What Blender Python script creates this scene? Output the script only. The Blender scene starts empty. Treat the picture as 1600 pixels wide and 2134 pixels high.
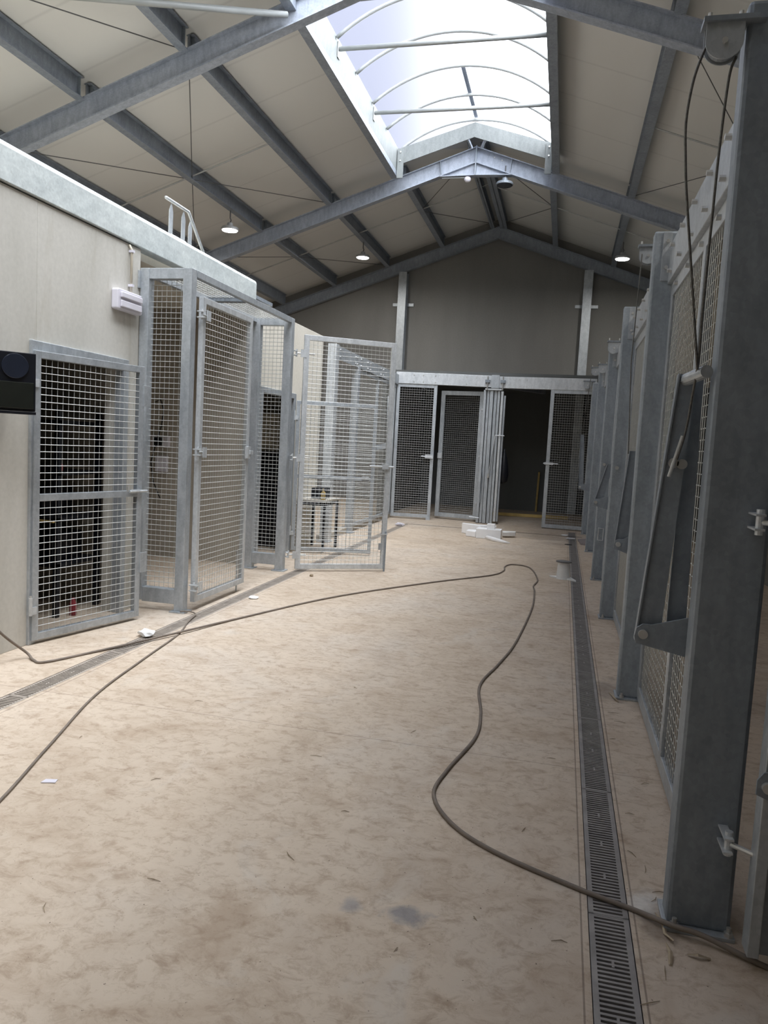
import bpy, bmesh, math, random
from mathutils import Vector, Matrix
random.seed(7)
S = bpy.context.scene
COL = S.collection
# ------------------------------------------------------------------ camera
cam_d = bpy.data.cameras.new('camera')
cam = bpy.data.objects.new('camera', cam_d); COL.objects.link(cam); S.camera = cam
cam_d.sensor_fit = 'VERTICAL'; cam_d.sensor_height = 36.0
cam_d.lens = 1570.0 / 2134.0 * 36.0
cam_d.clip_start = 0.02; cam_d.clip_end = 200
R = ((0.971332, -0.07262, 0.226363), (0.231658, 0.075366, -0.969874), (0.053373, 0.994508, 0.090028))
cam.matrix_world = Matrix(((R[0][0], R[0][1], R[0][2], 0), (R[1][0], R[1][1], R[1][2], 0), (R[2][0], R[2][1], R[2][2], 1.58), (0, 0, 0, 1)))
# ------------------------------------------------------------------ view, world
S.view_settings.view_transform = 'Standard'; S.view_settings.look = 'None'
S.view_settings.gamma = 1.0; S.view_settings.exposure = 0.0
S.view_settings.use_curve_mapping = False
SKY_LOW, SKY_HIGH = .90, 11.8
LAMP = 1.0
world = bpy.data.worlds.new('overcast_sky'); S.world = world; world.use_nodes = True
wn = world.node_tree; wn.nodes.clear()
wo = wn.nodes.new('ShaderNodeOutputWorld'); wb = wn.nodes.new('ShaderNodeBackground')
tc = wn.nodes.new('ShaderNodeTexCoord'); sx = wn.nodes.new('ShaderNodeSeparateXYZ')
# overcast sky, brighter towards the sun's side (+X) than opposite it
cr = wn.nodes.new('ShaderNodeMapRange'); cr.inputs['From Min'].default_value = -.25; cr.inputs['From Max'].default_value = .14
cr.inputs['To Min'].default_value = SKY_LOW; cr.inputs['To Max'].default_value = SKY_HIGH; cr.interpolation_type = 'SMOOTHERSTEP'
ct = wn.nodes.new('ShaderNodeMapRange'); ct.inputs['From Min'].default_value = -.25; ct.inputs['From Max'].default_value = -.08
tint = wn.nodes.new('ShaderNodeValToRGB')
tint.color_ramp.elements[0].color = (.76, .80, 1.0, 1); tint.color_ramp.elements[1].color = (.965, .985, 1.0, 1)
wn.links.new(tc.outputs['Generated'], sx.inputs[0])
wn.links.new(sx.outputs['X'], cr.inputs['Value']); wn.links.new(sx.outputs['X'], ct.inputs['Value'])
wn.links.new(ct.outputs[0], tint.inputs['Fac'])
wn.links.new(tint.outputs[0], wb.inputs['Color']); wn.links.new(cr.outputs[0], wb.inputs['Strength'])
wn.links.new(wb.outputs[0], wo.inputs[0])

def area(name, loc, sx_, sy_, power, col=(1, 1, 1), portal=False, rot=(0, 0, 0)):
    d = bpy.data.lights.new(name, 'AREA'); d.shape = 'RECTANGLE'; d.size = sx_; d.size_y = sy_
    d.energy = power; d.color = col
    if portal: d.cycles.is_portal = True
    o = bpy.data.objects.new(name, d); COL.objects.link(o); o.location = loc; o.rotation_euler = rot
    return o
area('skylight_portal', (-2.07, 6.6, 7.26), 2.96, 16.4, 1, portal=True)

# ------------------------------------------------------------------ materials
def base_mat(name):
    m = bpy.data.materials.new(name); m.use_nodes = True
    nt = m.node_tree; b = nt.nodes['Principled BSDF']
    return m, nt, b
def noise(nt, scale, detail=5, rough=.55, vec=None, dist=0):
    n = nt.nodes.new('ShaderNodeTexNoise'); n.inputs['Scale'].default_value = scale
    n.inputs['Detail'].default_value = detail; n.inputs['Roughness'].default_value = rough
    n.inputs['Distortion'].default_value = dist
    if vec: nt.links.new(vec, n.inputs['Vector'])
    return n
def ramp(nt, fac, stops):
    r = nt.nodes.new('ShaderNodeValToRGB'); e = r.color_ramp.elements
    e[0].position, e[0].color = stops[0][0], (*stops[0][1], 1)
    e[1].position, e[1].color = stops[-1][0], (*stops[-1][1], 1)
    for p, c in stops[1:-1]:
        q = e.new(p); q.color = (*c, 1)
    nt.links.new(fac, r.inputs['Fac']); return r
def mixc(nt, fac, a, b, mode='MIX'):
    m = nt.nodes.new('ShaderNodeMix'); m.data_type = 'RGBA'; m.blend_type = mode
    for i, v in ((0, fac), (6, a), (7, b)):
        if hasattr(v, 'default_value') or hasattr(v, 'links'): nt.links.new(v, m.inputs[i])
        elif i == 0: m.inputs[0].default_value = v
        else: m.inputs[i].default_value = (*v, 1)
    return m.outputs[2]
def coords(nt, kind='Object', scale=None):
    t = nt.nodes.new('ShaderNodeTexCoord'); o = t.outputs[kind]
    if scale:
        mp = nt.nodes.new('ShaderNodeMapping'); mp.inputs['Scale'].default_value = scale
        nt.links.new(o, mp.inputs['Vector']); o = mp.outputs[0]
    return o
def bump(nt, b, h, strength, dist=.01):
    bp = nt.nodes.new('ShaderNodeBump'); bp.inputs['Strength'].default_value = strength
    bp.inputs['Distance'].default_value = dist
    nt.links.new(h, bp.inputs['Height']); nt.links.new(bp.outputs[0], b.inputs['Normal'])
def plain(name, col, rough=.6, metal=0., var=.12, scale=8):
    m, nt, b = base_mat(name)
    n = noise(nt, scale, 4, vec=coords(nt))
    lo = tuple(c * (1 - var) for c in col); hi = tuple(min(1, c * (1 + var)) for c in col)
    r = ramp(nt, n.outputs['Fac'], [(.3, lo), (.7, hi)])
    nt.links.new(r.outputs[0], b.inputs['Base Color'])
    b.inputs['Roughness'].default_value = rough; b.inputs['Metallic'].default_value = metal
    return m
def galv(name, lo, hi, rough=.42, metal=.45, stretch=(1.2, 1.2, .45), streak=.35):
    m, nt, b = base_mat(name)
    v = coords(nt, 'Object', stretch)
    n1 = noise(nt, 2.2, 6, .6, v, .4); n2 = noise(nt, 14, 5, .6, v, .2)
    r1 = ramp(nt, n1.outputs['Fac'], [(.28, lo), (.72, hi)])
    r2 = ramp(nt, n2.outputs['Fac'], [(.35, tuple(c * .82 for c in lo)), (.65, tuple(min(1, c * 1.12) for c in hi))])
    c = mixc(nt, streak, r1.outputs[0], r2.outputs[0])
    vo = nt.nodes.new('ShaderNodeTexVoronoi'); vo.inputs['Scale'].default_value = 60
    nt.links.new(coords(nt), vo.inputs['Vector'])
    sp = nt.nodes.new('ShaderNodeSeparateColor'); nt.links.new(vo.outputs['Color'], sp.inputs[0])
    sr = ramp(nt, sp.outputs[0], [(0, (.93, .93, .93)), (1, (1.06, 1.06, 1.06))])
    c = mixc(nt, 1.0, c, sr.outputs[0], 'MULTIPLY')
    nt.links.new(c, b.inputs['Base Color'])
    rr = nt.nodes.new('ShaderNodeMapRange'); nt.links.new(n2.outputs['Fac'], rr.inputs[0])
    rr.inputs[3].default_value = rough - .1; rr.inputs[4].default_value = rough + .14
    nt.links.new(rr.outputs[0], b.inputs['Roughness']); b.inputs['Metallic'].default_value = metal
    bump(nt, b, n2.outputs['Fac'], .08, .004)
    return m
M = {}
M['galv'] = galv('galvanised_steel', (.36, .39, .42), (.52, .55, .57))
M['galv_bright'] = galv('new_galvanised_steel', (.50, .53, .55), (.68, .70, .71), .4, .4)
M['galv_post'] = galv('dull_and_shaded_steel', (.215, .242, .272), (.31, .345, .38), .5, .35)  # dull fittings; its dark tone also stands in for shade on the nearest post
M['galv_beam'] = galv('blue_grey_steel', (.235, .262, .305), (.35, .385, .435), .5, .3)
M['galv_fascia'] = galv('streaked_galvanised_sheet', (.50, .55, .55), (.66, .70, .68), .5, .2, (1, .6, 1))
M['galv_rafter'] = galv('bluish_galvanised_rafter', (.31, .345, .405), (.42, .455, .52), .5, .25, (1, 1, .3), .5)
M['galv_curb'] = galv('curb_steel', (.15, .165, .165), (.21, .225, .22), .7, .05)
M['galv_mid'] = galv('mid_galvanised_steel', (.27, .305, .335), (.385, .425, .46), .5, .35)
M['wire'] = plain('galvanised_wire', (.52, .53, .51), .42, .4, .08, 30)
M['wire_dull'] = plain('dull_galvanised_wire', (.42, .43, .42), .45, .35, .08, 30)
M['bolt'] = plain('zinc_bolt', (.6, .6, .58), .35, .7, .1)
M['cable'] = plain('dusty_brown_rubber', (.19, .155, .125), .7, 0, .2)
M['rope'] = plain('steel_rope', (.13, .125, .115), .5, .5, .3, 120)
M['rod'] = plain('thin_steel_rod', (.14, .14, .14), .6, .3)
M['rodlite'] = plain('light_steel_rod', (.42, .43, .43), .5, .3)
M['black'] = plain('black_plastic', (.006, .007, .011), .35)
M['lens'] = plain('dark_glass_lens', (.018, .022, .034), .12)
M['lens2'] = plain('dark_green_lens', (.016, .018, .015), .16)
M['white'] = plain('white_plastic', (.70, .68, .74), .4, 0, .04)
M['paper'] = plain('white_paper', (.82, .82, .80), .8, 0, .05)
M['foam'] = plain('white_polystyrene', (.88, .88, .88), .8, 0, .03)
M['cream'] = plain('cream_plastic', (.55, .50, .40), .5)
M['red'] = plain('red_paint', (.25, .03, .04), .5)
M['yellow'] = plain('yellow_timber', (.50, .36, .13), .7, 0, .2, 6)
M['straw'] = plain('dry_straw', (.36, .29, .20), .8, 0, .3)
M['leaf'] = plain('dry_leaf', (.26, .20, .13), .8, 0, .3)
M['darkbit'] = plain('dark_grit', (.06, .045, .035), .9, 0, .3)
M['tube'] = plain('pale_painted_tube', (.34, .355, .35), .45, .1, .06)
M['slate'] = plain('grey_tile', (.30, .26, .25), .6)
M['blue'] = plain('blue_paint', (.03, .05, .2), .5)
M['trench'] = plain('near_black_concrete', (.02, .02, .022), .7)  # near-black colour for drain channels, slot strip and floor hole
M['grate'] = plain('cast_grate', (.30, .28, .265), .6, .3, .2, 10)
M['grate_pale'] = plain('dusty_cast_grate', (.38, .33, .28), .7, .15, .15, 10)

def concrete(name, lo, hi, scale=1.4, streak=(1, 1, .25), rough=.75, dirt=None):
    m, nt, b = base_mat(name)
    n1 = noise(nt, scale, 7, .6, coords(nt, 'Object', streak), .3)
    n2 = noise(nt, 30, 5, .6, coords(nt))
    c = ramp(nt, n1.outputs['Fac'], [(.3, lo), (.7, hi)]).outputs[0]
    s = ramp(nt, n2.outputs['Fac'], [(.3, (.94, .94, .94)), (.7, (1.04, 1.04, 1.04))]).outputs[0]
    c = mixc(nt, 1.0, c, s, 'MULTIPLY')
    if dirt:
        n3 = noise(nt, 1.1, 6, .65, coords(nt, 'Object', (1, 3.5, .5)), .8)
        f = ramp(nt, n3.outputs['Fac'], [(.57, (0, 0, 0)), (.72, (.45, .45, .45))]).outputs[0]
        c = mixc(nt, f, c, dirt)
    nt.links.new(c, b.inputs['Base Color']); b.inputs['Roughness'].default_value = rough
    b.inputs['Specular IOR Level'].default_value = .3
    bump(nt, b, n2.outputs['Fac'], .1, .003)
    return m
M['wall'] = concrete('cast_concrete_panel', (.47, .455, .405), (.60, .58, .53), dirt=(.38, .35, .28))
M['wall_cream'] = concrete('cream_concrete_panel', (.66, .62, .53), (.74, .70, .61))
M['wall_dark'] = concrete('weathered_concrete_panel', (.20, .195, .185), (.26, .255, .24), .7)
M['wall_in'] = concrete('inside_concrete', (.40, .36, .30), (.48, .44, .37))
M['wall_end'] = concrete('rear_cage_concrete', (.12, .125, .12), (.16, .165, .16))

# ceiling panels with joints across the slope
def ceiling_mat():
    m, nt, b = base_mat('insulated_roof_panel')
    o = coords(nt); s = nt.nodes.new('ShaderNodeSeparateXYZ'); nt.links.new(o, s.inputs[0])
    a = nt.nodes.new('ShaderNodeMath'); a.operation = 'MULTIPLY'; a.inputs[1].default_value = 1 / 1.12
    nt.links.new(s.outputs['Y'], a.inputs[0])
    fr = nt.nodes.new('ShaderNodeMath'); fr.operation = 'FRACT'; nt.links.new(a.outputs[0], fr.inputs[0])
    r = ramp(nt, fr.outputs[0], [(0, (.88, .88, .88)), (.012, (.92, .92, .92)), (.03, (1, 1, 1)), (.975, (1, 1, 1)), (.99, (.92, .92, .92)), (1, (.88, .88, .88))])
    n = noise(nt, .5, 4, .5, coords(nt, 'Object', (1, .3, 1)))
    c = ramp(nt, n.outputs['Fac'], [(.3, (.69, .68, .65)), (.7, (.75, .74, .71))]).outputs[0]
    c = mixc(nt, 1.0, c, r.outputs[0], 'MULTIPLY')
    nt.links.new(c, b.inputs['Base Color']); b.inputs['Roughness'].default_value = .55
    return m
M['ceiling'] = ceiling_mat()

def floor_mat():
    m, nt, b = base_mat('dusty_concrete_floor')
    o = coords(nt)
    nbig = noise(nt, .55, 5, .6, o, .6)
    nmid = noise(nt, 3.2, 8, .68, coords(nt, 'Object', (.9, 1.15, 1)), .9)
    nfine = noise(nt, 17, 8, .75, o, .5)
    nsp = noise(nt, 75, 2, .5, o)
    c0 = ramp(nt, nbig.outputs['Fac'], [(.3, (.53, .435, .335)), (.5, (.60, .50, .395)), (.72, (.57, .50, .425))]).outputs[0]
    f1 = ramp(nt, nmid.outputs['Fac'], [(.47, (0, 0, 0)), (.60, (.26, .26, .26)), (.72, (.65, .65, .65))]).outputs[0]
    c1 = mixc(nt, f1, c0, (.335, .235, .155))
    f2 = ramp(nt, nfine.outputs['Fac'], [(.50, (0, 0, 0)), (.66, (.6, .6, .6))]).outputs[0]
    c2 = mixc(nt, f2, c1, (.36, .27, .19))
    # pale dusty scuffs
    nsc = noise(nt, 1.7, 7, .62, coords(nt, 'Object', (1.1, .9, 1)), 1.2)
    f3 = ramp(nt, nsc.outputs['Fac'], [(.58, (0, 0, 0)), (.70, (.5, .5, .5))]).outputs[0]
    c3 = mixc(nt, f3, c2, (.60, .545, .475))
    nsm = noise(nt, 13, 8, .7, coords(nt, 'Object', (.75, 1.15, 1)), .6)
    f6 = ramp(nt, nsm.outputs['Fac'], [(.52, (0, 0, 0)), (.62, (.38, .38, .38)), (.75, (.65, .65, .65))]).outputs[0]
    c3 = mixc(nt, f6, c3, (.30, .21, .14))
    # grit
    f4 = ramp(nt, nsp.outputs['Fac'], [(.715, (0, 0, 0)), (.75, (.8, .8, .8))]).outputs[0]
    c4 = mixc(nt, f4, c3, (.10, .07, .05))
    # stains with a shape of their own: oil, chalk dust, grit by the post foot
    nd = noise(nt, 6, 6, .65, o)
    vm = nt.nodes.new('ShaderNodeVectorMath'); vm.operation = 'SUBTRACT'; vm.inputs[1].default_value = (.5, .5, .5)
    vs = nt.nodes.new('ShaderNodeVectorMath'); vs.operation = 'SCALE'; vs.inputs['Scale'].default_value = 2.2
    nt.links.new(nd.outputs['Color'], vm.inputs[0]); nt.links.new(vm.outputs[0], vs.inputs[0])
    c5 = c4
    for (px_, py_), (sx2, sy2), colr, amt in (((-.42, 2.38), (8, 13), (.16, .18, .22), .62), ((-.60, 2.38), (20, 16), (.18, .20, .24), .5),
            ((.395, 2.73), (11, 8), (.80, .79, .76), .6), ((.425, 2.62), (9, 5), (.12, .09, .07), .5), ((.40, 5.2), (5, 3), (.16, .13, .11), .5),
            ((.30, 7.6), (4, 2), (.25, .18, .13), .4), ((-.95, 2.15), (6, 3), (.33, .23, .15), .5)):
        mp = nt.nodes.new('ShaderNodeMapping'); nt.links.new(o, mp.inputs['Vector'])
        mp.inputs['Location'].default_value = (-px_ * sx2, -py_ * sy2, 0); mp.inputs['Scale'].default_value = (sx2, sy2, 1)
        va = nt.nodes.new('ShaderNodeVectorMath'); va.operation = 'ADD'
        nt.links.new(mp.outputs[0], va.inputs[0]); nt.links.new(vs.outputs[0], va.inputs[1])
        gr = nt.nodes.new('ShaderNodeTexGradient'); gr.gradient_type = 'SPHERICAL'
        nt.links.new(va.outputs[0], gr.inputs['Vector'])
        f5 = ramp(nt, gr.outputs['Fac'], [(.1, (0, 0, 0)), (.6, (amt, amt, amt))]).outputs[0]
        c5 = mixc(nt, f5, c5, colr)
    # saw cuts
    s = nt.nodes.new('ShaderNodeSeparateXYZ'); nt.links.new(o, s.inputs[0])
    last = c5
    for comp, pos, w in (('Y', 3.82, .0022), ('Y', 8.6, .003), ('X', .172, .003), ('X', .352, .003), ('X', -2.895, .0025)):
        d = nt.nodes.new('ShaderNodeMath'); d.operation = 'COMPARE'
        nt.links.new(s.outputs[comp], d.inputs[0]); d.inputs[1].default_value = pos; d.inputs[2].default_value = w
        q = nt.nodes.new('ShaderNodeMath'); q.operation = 'MULTIPLY'; q.inputs[1].default_value = .6
        nt.links.new(d.outputs[0], q.inputs[0])
        last = mixc(nt, q.outputs[0], last, (.14, .10, .08))
    nt.links.new(last, b.inputs['Base Color'])
    b.inputs['Roughness'].default_value = .72; b.inputs['Specular IOR Level'].default_value = .3
    ad = nt.nodes.new('ShaderNodeMath'); ad.operation = 'ADD'
    nt.links.new(nmid.outputs['Fac'], ad.inputs[0]); nt.links.new(nfine.outputs['Fac'], ad.inputs[1])
    bump(nt, b, ad.outputs[0], .35, .006)
    return m
M['floor'] = floor_mat()

def glazing():
    m, nt, b = base_mat('polycarbonate_sheet')
    nt.nodes.remove(b); out = nt.nodes['Material Output']
    t = nt.nodes.new('ShaderNodeBsdfTransparent'); t.inputs[0].default_value = (.88, .90, .95, 1)
    d = nt.nodes.new('ShaderNodeBsdfTranslucent'); d.inputs[0].default_value = (.8, .82, .88, 1)
    mx = nt.nodes.new('ShaderNodeMixShader'); mx.inputs[0].default_value = .05
    nt.links.new(t.outputs[0], mx.inputs[1]); nt.links.new(d.outputs[0], mx.inputs[2]); nt.links.new(mx.outputs[0], out.inputs[0])
    return m
M['glazing'] = glazing()
def emit(name, col, s):
    m, nt, b = base_mat(name)
    b.inputs['Base Color'].default_value = (*col, 1)
    b.inputs['Emission Color'].default_value = (*col, 1); b.inputs['Emission Strength'].default_value = s
    return m
M['lamp_on'] = emit('lit_lamp_glass', (1, .98, .94), 14)

# ------------------------------------------------------------------ mesh helpers
class MB:
    def __init__(s, off=(0, 0, 0)):
        s.v = []; s.f = []; s.o = Vector(off)
    def add(s, vs, fs):
        n = len(s.v); s.v += [tuple(Vector(p) - s.o) for p in vs]; s.f += [tuple(i + n for i in f) for f in fs]
    def box(s, x0, x1, y0, y1, z0, z1):
        vs = [(x, y, z) for x in (x0, x1) for y in (y0, y1) for z in (z0, z1)]
        s.add(vs, [(0, 1, 3, 2), (4, 6, 7, 5), (0, 4, 5, 1), (2, 3, 7, 6), (0, 2, 6, 4), (1, 5, 7, 3)]); return s
    def prism(s, pts, axis, a, b):
        # pts 2-D outline, extruded along axis from a to b
        def P(p, t):
            return {'x': (t, p[0], p[1]), 'y': (p[0], t, p[1]), 'z': (p[0], p[1], t)}[axis]
        n = len(pts)
        vs = [P(p, a) for p in pts] + [P(p, b) for p in pts]
        fs = [tuple(range(n - 1, -1, -1)), tuple(range(n, 2 * n))] + [(i, (i + 1) % n, n + (i + 1) % n, n + i) for i in range(n)]
        s.add(vs, fs); return s
    def bar(s, p, q, w, h, up=(0, 0, 1)):
        p = Vector(p); q = Vector(q); d = (q - p).normalized(); u = Vector(up)
        a = d.cross(u)
        if a.length < 1e-4: a = d.cross(Vector((1, 0, 0)))
        a.normalize(); b2 = a.cross(d)
        vs = [c + a * (i * w / 2) + b2 * (j * h / 2) for c in (p, q) for i, j in ((-1, -1), (1, -1), (1, 1), (-1, 1))]
        s.add(vs, [(0, 1, 2, 3), (7, 6, 5, 4), (0, 4, 5, 1), (1, 5, 6, 2), (2, 6, 7, 3), (3, 7, 4, 0)]); return s
    def tube(s, pts, r, n=8, cap=True):
        pts = [Vector(p) for p in pts]; rings = []
        prev = None
        for i, p in enumerate(pts):
            d = (pts[min(i + 1, len(pts) - 1)] - pts[max(i - 1, 0)]).normalized()
            if prev is None:
                a = d.cross(Vector((0, 0, 1)))
                if a.length < 1e-3: a = d.cross(Vector((1, 0, 0)))
            else: a = prev - d * prev.dot(d)
            a.normalize(); prev = a; b2 = d.cross(a)
            rr = r[i] if isinstance(r, (list, tuple)) else r
            rings.append([p + (a * math.cos(t) + b2 * math.sin(t)) * rr for t in [2 * math.pi * k / n for k in range(n)]])
        vs = [v for g in rings for v in g]; fs = []
        for i in range(len(rings) - 1):
            for k in range(n):
                fs.append((i * n + k, i * n + (k + 1) % n, (i + 1) * n + (k + 1) % n, (i + 1) * n + k))
        if cap: fs += [tuple(range(n - 1, -1, -1)), tuple((len(rings) - 1) * n + k for k in range(n))]
        s.add(vs, fs); return s
    def lathe(s, c, prof, n=20):
        c = Vector(c); vs = []; fs = []
        for r, z in prof:
            vs += [c + Vector((r * math.cos(2 * math.pi * k / n), r * math.sin(2 * math.pi * k / n), z)) for k in range(n)]
        for i in range(len(prof) - 1):
            for k in range(n): fs.append((i * n + k, i * n + (k + 1) % n, (i + 1) * n + (k + 1) % n, (i + 1) * n + k))
        fs += [tuple(range(n - 1, -1, -1)), tuple((len(prof) - 1) * n + k for k in range(n))]
        s.add(vs, fs); return s
    def mesh(s, x0, x1, z0, z1, y=0, pitch=.05, r=.0026, rh=None):
        # woven wire in the local XZ plane
        rh = rh or r; r = r * .78
        nx = max(1, round((x1 - x0) / pitch)); nz = max(1, round((z1 - z0) / pitch))
        for i in range(1, nx):
            x = x0 + (x1 - x0) * i / nx; s.tube([(x, y + r * .8, z0), (x, y + r * .8, z1)], r, 4, False)
        for i in range(1, nz):
            z = z0 + (z1 - z0) * i / nz; s.tube([(x0, y - r * .8, z), (x1, y - r * .8, z)], rh, 4, False)
        return s
    def build(s, name, mat, parent=None, bevel=0, smooth=False, stuff=False):
        me = bpy.data.meshes.new(name); me.from_pydata(s.v, [], s.f); me.update()
        bm = bmesh.new(); bm.from_mesh(me); bmesh.ops.recalc_face_normals(bm, faces=bm.faces); bm.to_mesh(me); bm.free()
        me.materials.append(M[mat] if isinstance(mat, str) else mat)
        o = bpy.data.objects.new(name, me); COL.objects.link(o)
        if parent: o.parent = parent
        if bevel:
            md = o.modifiers.new('bevel', 'BEVEL'); md.width = bevel; md.segments = 2; md.limit_method = 'ANGLE'
        if smooth:
            for p in me.polygons: p.use_smooth = True
        if stuff: o['kind'] = 'stuff'
        if parent is None: o.location = s.o
        return o
def thing(name, label, cat, loc=(0, 0, 0), rz=0, group=None):
    o = bpy.data.objects.new(name, None); COL.objects.link(o); o.empty_display_size = .1
    o.location = loc; o.rotation_euler = (0, 0, rz); o['label'] = label; o['category'] = cat
    if group: o['group'] = group
    return o
def tag(o, label, cat, group=None):
    o['label'] = label; o['category'] = cat
    if group: o['group'] = group
    return o
def struct(name, mb, mat, bevel=0):
    o = mb.build(name, mat, None, bevel); o['kind'] = 'structure'; return o
def dup(root, loc=None, rz=None, label=None, group=None):
    r = root.copy(); COL.objects.link(r)
    if loc is not None: r.location = loc
    if rz is not None: r.rotation_euler = (0, 0, rz)
    if label: r['label'] = label
    if group: r['group'] = group
    for ch in root.children:
        c = ch.copy(); COL.objects.link(c); c.parent = r
        for g in ch.children:
            d = g.copy(); COL.objects.link(d); d.parent = c
    return r

XR = -2.07; PITCH = .35
def rz_(x, z0): return z0 - PITCH * abs(x - XR)
XL, XRT = -9.6, 5.4           # outer walls
Y0, YB = -9.0, 20.6           # hall ends
WX = -3.66                    # face of the left partition wall

# ================================================================== structure
DR0, DR1 = .195, .335; DL0, DL1 = -3.065, -2.925
f = MB()
def quad(x0, x1, y0, y1, z=0): f.add([(x0, y0, z), (x1, y0, z), (x1, y1, z), (x0, y1, z)], [(0, 1, 2, 3)])
quad(XL, DL0, Y0, 14.72); quad(DL1, DR0, Y0, 14.72); quad(DR1, XRT, Y0, 14.72)
quad(XL, DR0, 14.72, YB); quad(DR1, XRT, 14.72, 15.6); quad(DR0, XRT, 15.6, YB)
struct('floor', f, 'floor')
t = MB()
for a, b2, y1 in ((DL0, DL1, 14.72), (DR0, DR1, 15.6)):
    t.box(a - .01, b2 + .01, Y0, y1, -.16, -.12).box(a - .02, a, Y0, y1, -.14, -.001).box(b2, b2 + .02, Y0, y1, -.14, -.001).box(a, b2, y1, y1 + .02, -.14, -.001)
struct('trim_1', t, 'trench')
t = MB().box(-3.0, .45, 14.80, 14.825, -.002, .003); struct('trim_2', t, 'trench')

def roof_slab(name, xa, xb, y0, y1):
    mb = MB().prism([(xa, rz_(xa, 7.66)), (xb, rz_(xb, 7.66)), (xb, rz_(xb, 7.78)), (xa, rz_(xa, 7.78))], 'y', y0, y1)
    struct(name, mb, 'ceiling')
roof_slab('ceiling', XL - .3, -3.62, Y0 - .3, 14.86)
roof_slab('ceiling', -.52, XRT + .3, Y0 - .3, 14.86)
SKY0 = -1.6
roof_slab('ceiling', -3.62, XR, Y0 - .3, SKY0)
roof_slab('ceiling', XR, -.52, Y0 - .3, SKY0)
roof_slab('ceiling', XL - .3, XR, 14.86, YB + .3)
roof_slab('ceiling', XR, XRT + .3, 14.86, YB + .3)
# outer walls
gab = [(XL - .2, 0), (XRT + .2, 0), (XRT + .2, rz_(XRT + .2, 7.72)), (XR, 7.72), (XL - .2, rz_(XL - .2, 7.72))]
struct('wall_back', MB().prism(gab, 'y', YB, YB + .2), 'wall_dark')
struct('wall_front', MB().prism(gab, 'y', Y0 - .2, Y0), 'wall_dark')
struct('wall_outer_left', MB().box(XL - .2, XL, Y0, YB, 0, 5.1), 'wall_dark')
struct('wall_outer_right', MB().box(XRT, XRT + .2, Y0, YB, 0, 5.1), 'wall_dark')
# left partition with the gate opening
w = MB()
w.box(WX - .16, WX, Y0, 4.66, 0, 3.13).box(WX - .16, WX, 5.74, 5.97, 0, 3.13).box(WX - .16, WX, 4.66, 5.74, 2.11, 3.13)
struct('wall_left', w, 'wall', .004)
struct('wall_left_room', MB().box(XL, WX - .16, 6.02, 6.16, 0, 3.1), 'wall_in')
struct('ceiling_left_room', MB().box(XL, WX - .16, Y0, 8.75, 3.10, 3.2), 'wall_cream')
w = MB().box(WX - .16, WX, 8.62, 8.74, 0, 3.15).box(WX - .16, WX, 9.86, 11.05, 0, 3.15).box(WX - .16, WX, 8.74, 9.86, 2.15, 3.15)
struct('wall_left', w, 'wall_cream', .004)
struct('wall_left_room', MB().box(XL, WX - .16, 8.64, 8.78, 0, 3.1), 'wall_in')
struct('wall_left_room', MB().box(XL, WX - .16, 10.91, 11.05, 0, 3.15), 'wall_in')
struct('ceiling_left_room', MB().box(XL, WX - .16, 8.75, 11.05, 3.10, 3.2), 'wall_cream')
struct('wall_right_cages', MB().box(2.7, 2.85, Y0, 15.9, 0, 3.0), 'wall_dark')
struct('shade_roof_right_cages', MB().box(.72, 2.85, Y0, 15.9, 3.0, 3.08), 'wall_cream')  # unseen roof, added to keep the cages dark behind the mesh
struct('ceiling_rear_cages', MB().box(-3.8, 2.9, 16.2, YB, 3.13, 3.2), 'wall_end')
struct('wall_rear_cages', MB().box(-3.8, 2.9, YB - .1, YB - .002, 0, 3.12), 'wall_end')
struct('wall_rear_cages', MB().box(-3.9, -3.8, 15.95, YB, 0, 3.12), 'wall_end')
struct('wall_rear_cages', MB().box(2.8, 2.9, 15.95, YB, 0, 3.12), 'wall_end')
# door frames in the partition wall
def door_frame(name, y0, y1, top):
    m = MB().box(WX - .07, WX + .02, y0, y0 + .07, 0, top).box(WX - .07, WX + .02, y1 - .07, y1, 0, top).box(WX - .07, WX + .02, y0 + .07, y1 - .07, top - .07, top)
    struct(name, m, 'galv', .004)
door_frame('trim_3', 4.59, 5.80, 2.17)
door_frame('trim_4', 8.69, 9.92, 2.20)
struct('trim_5', MB().box(-3.72, -3.58, 11.3, 15.9, 0, .09), 'wall_in')

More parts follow.
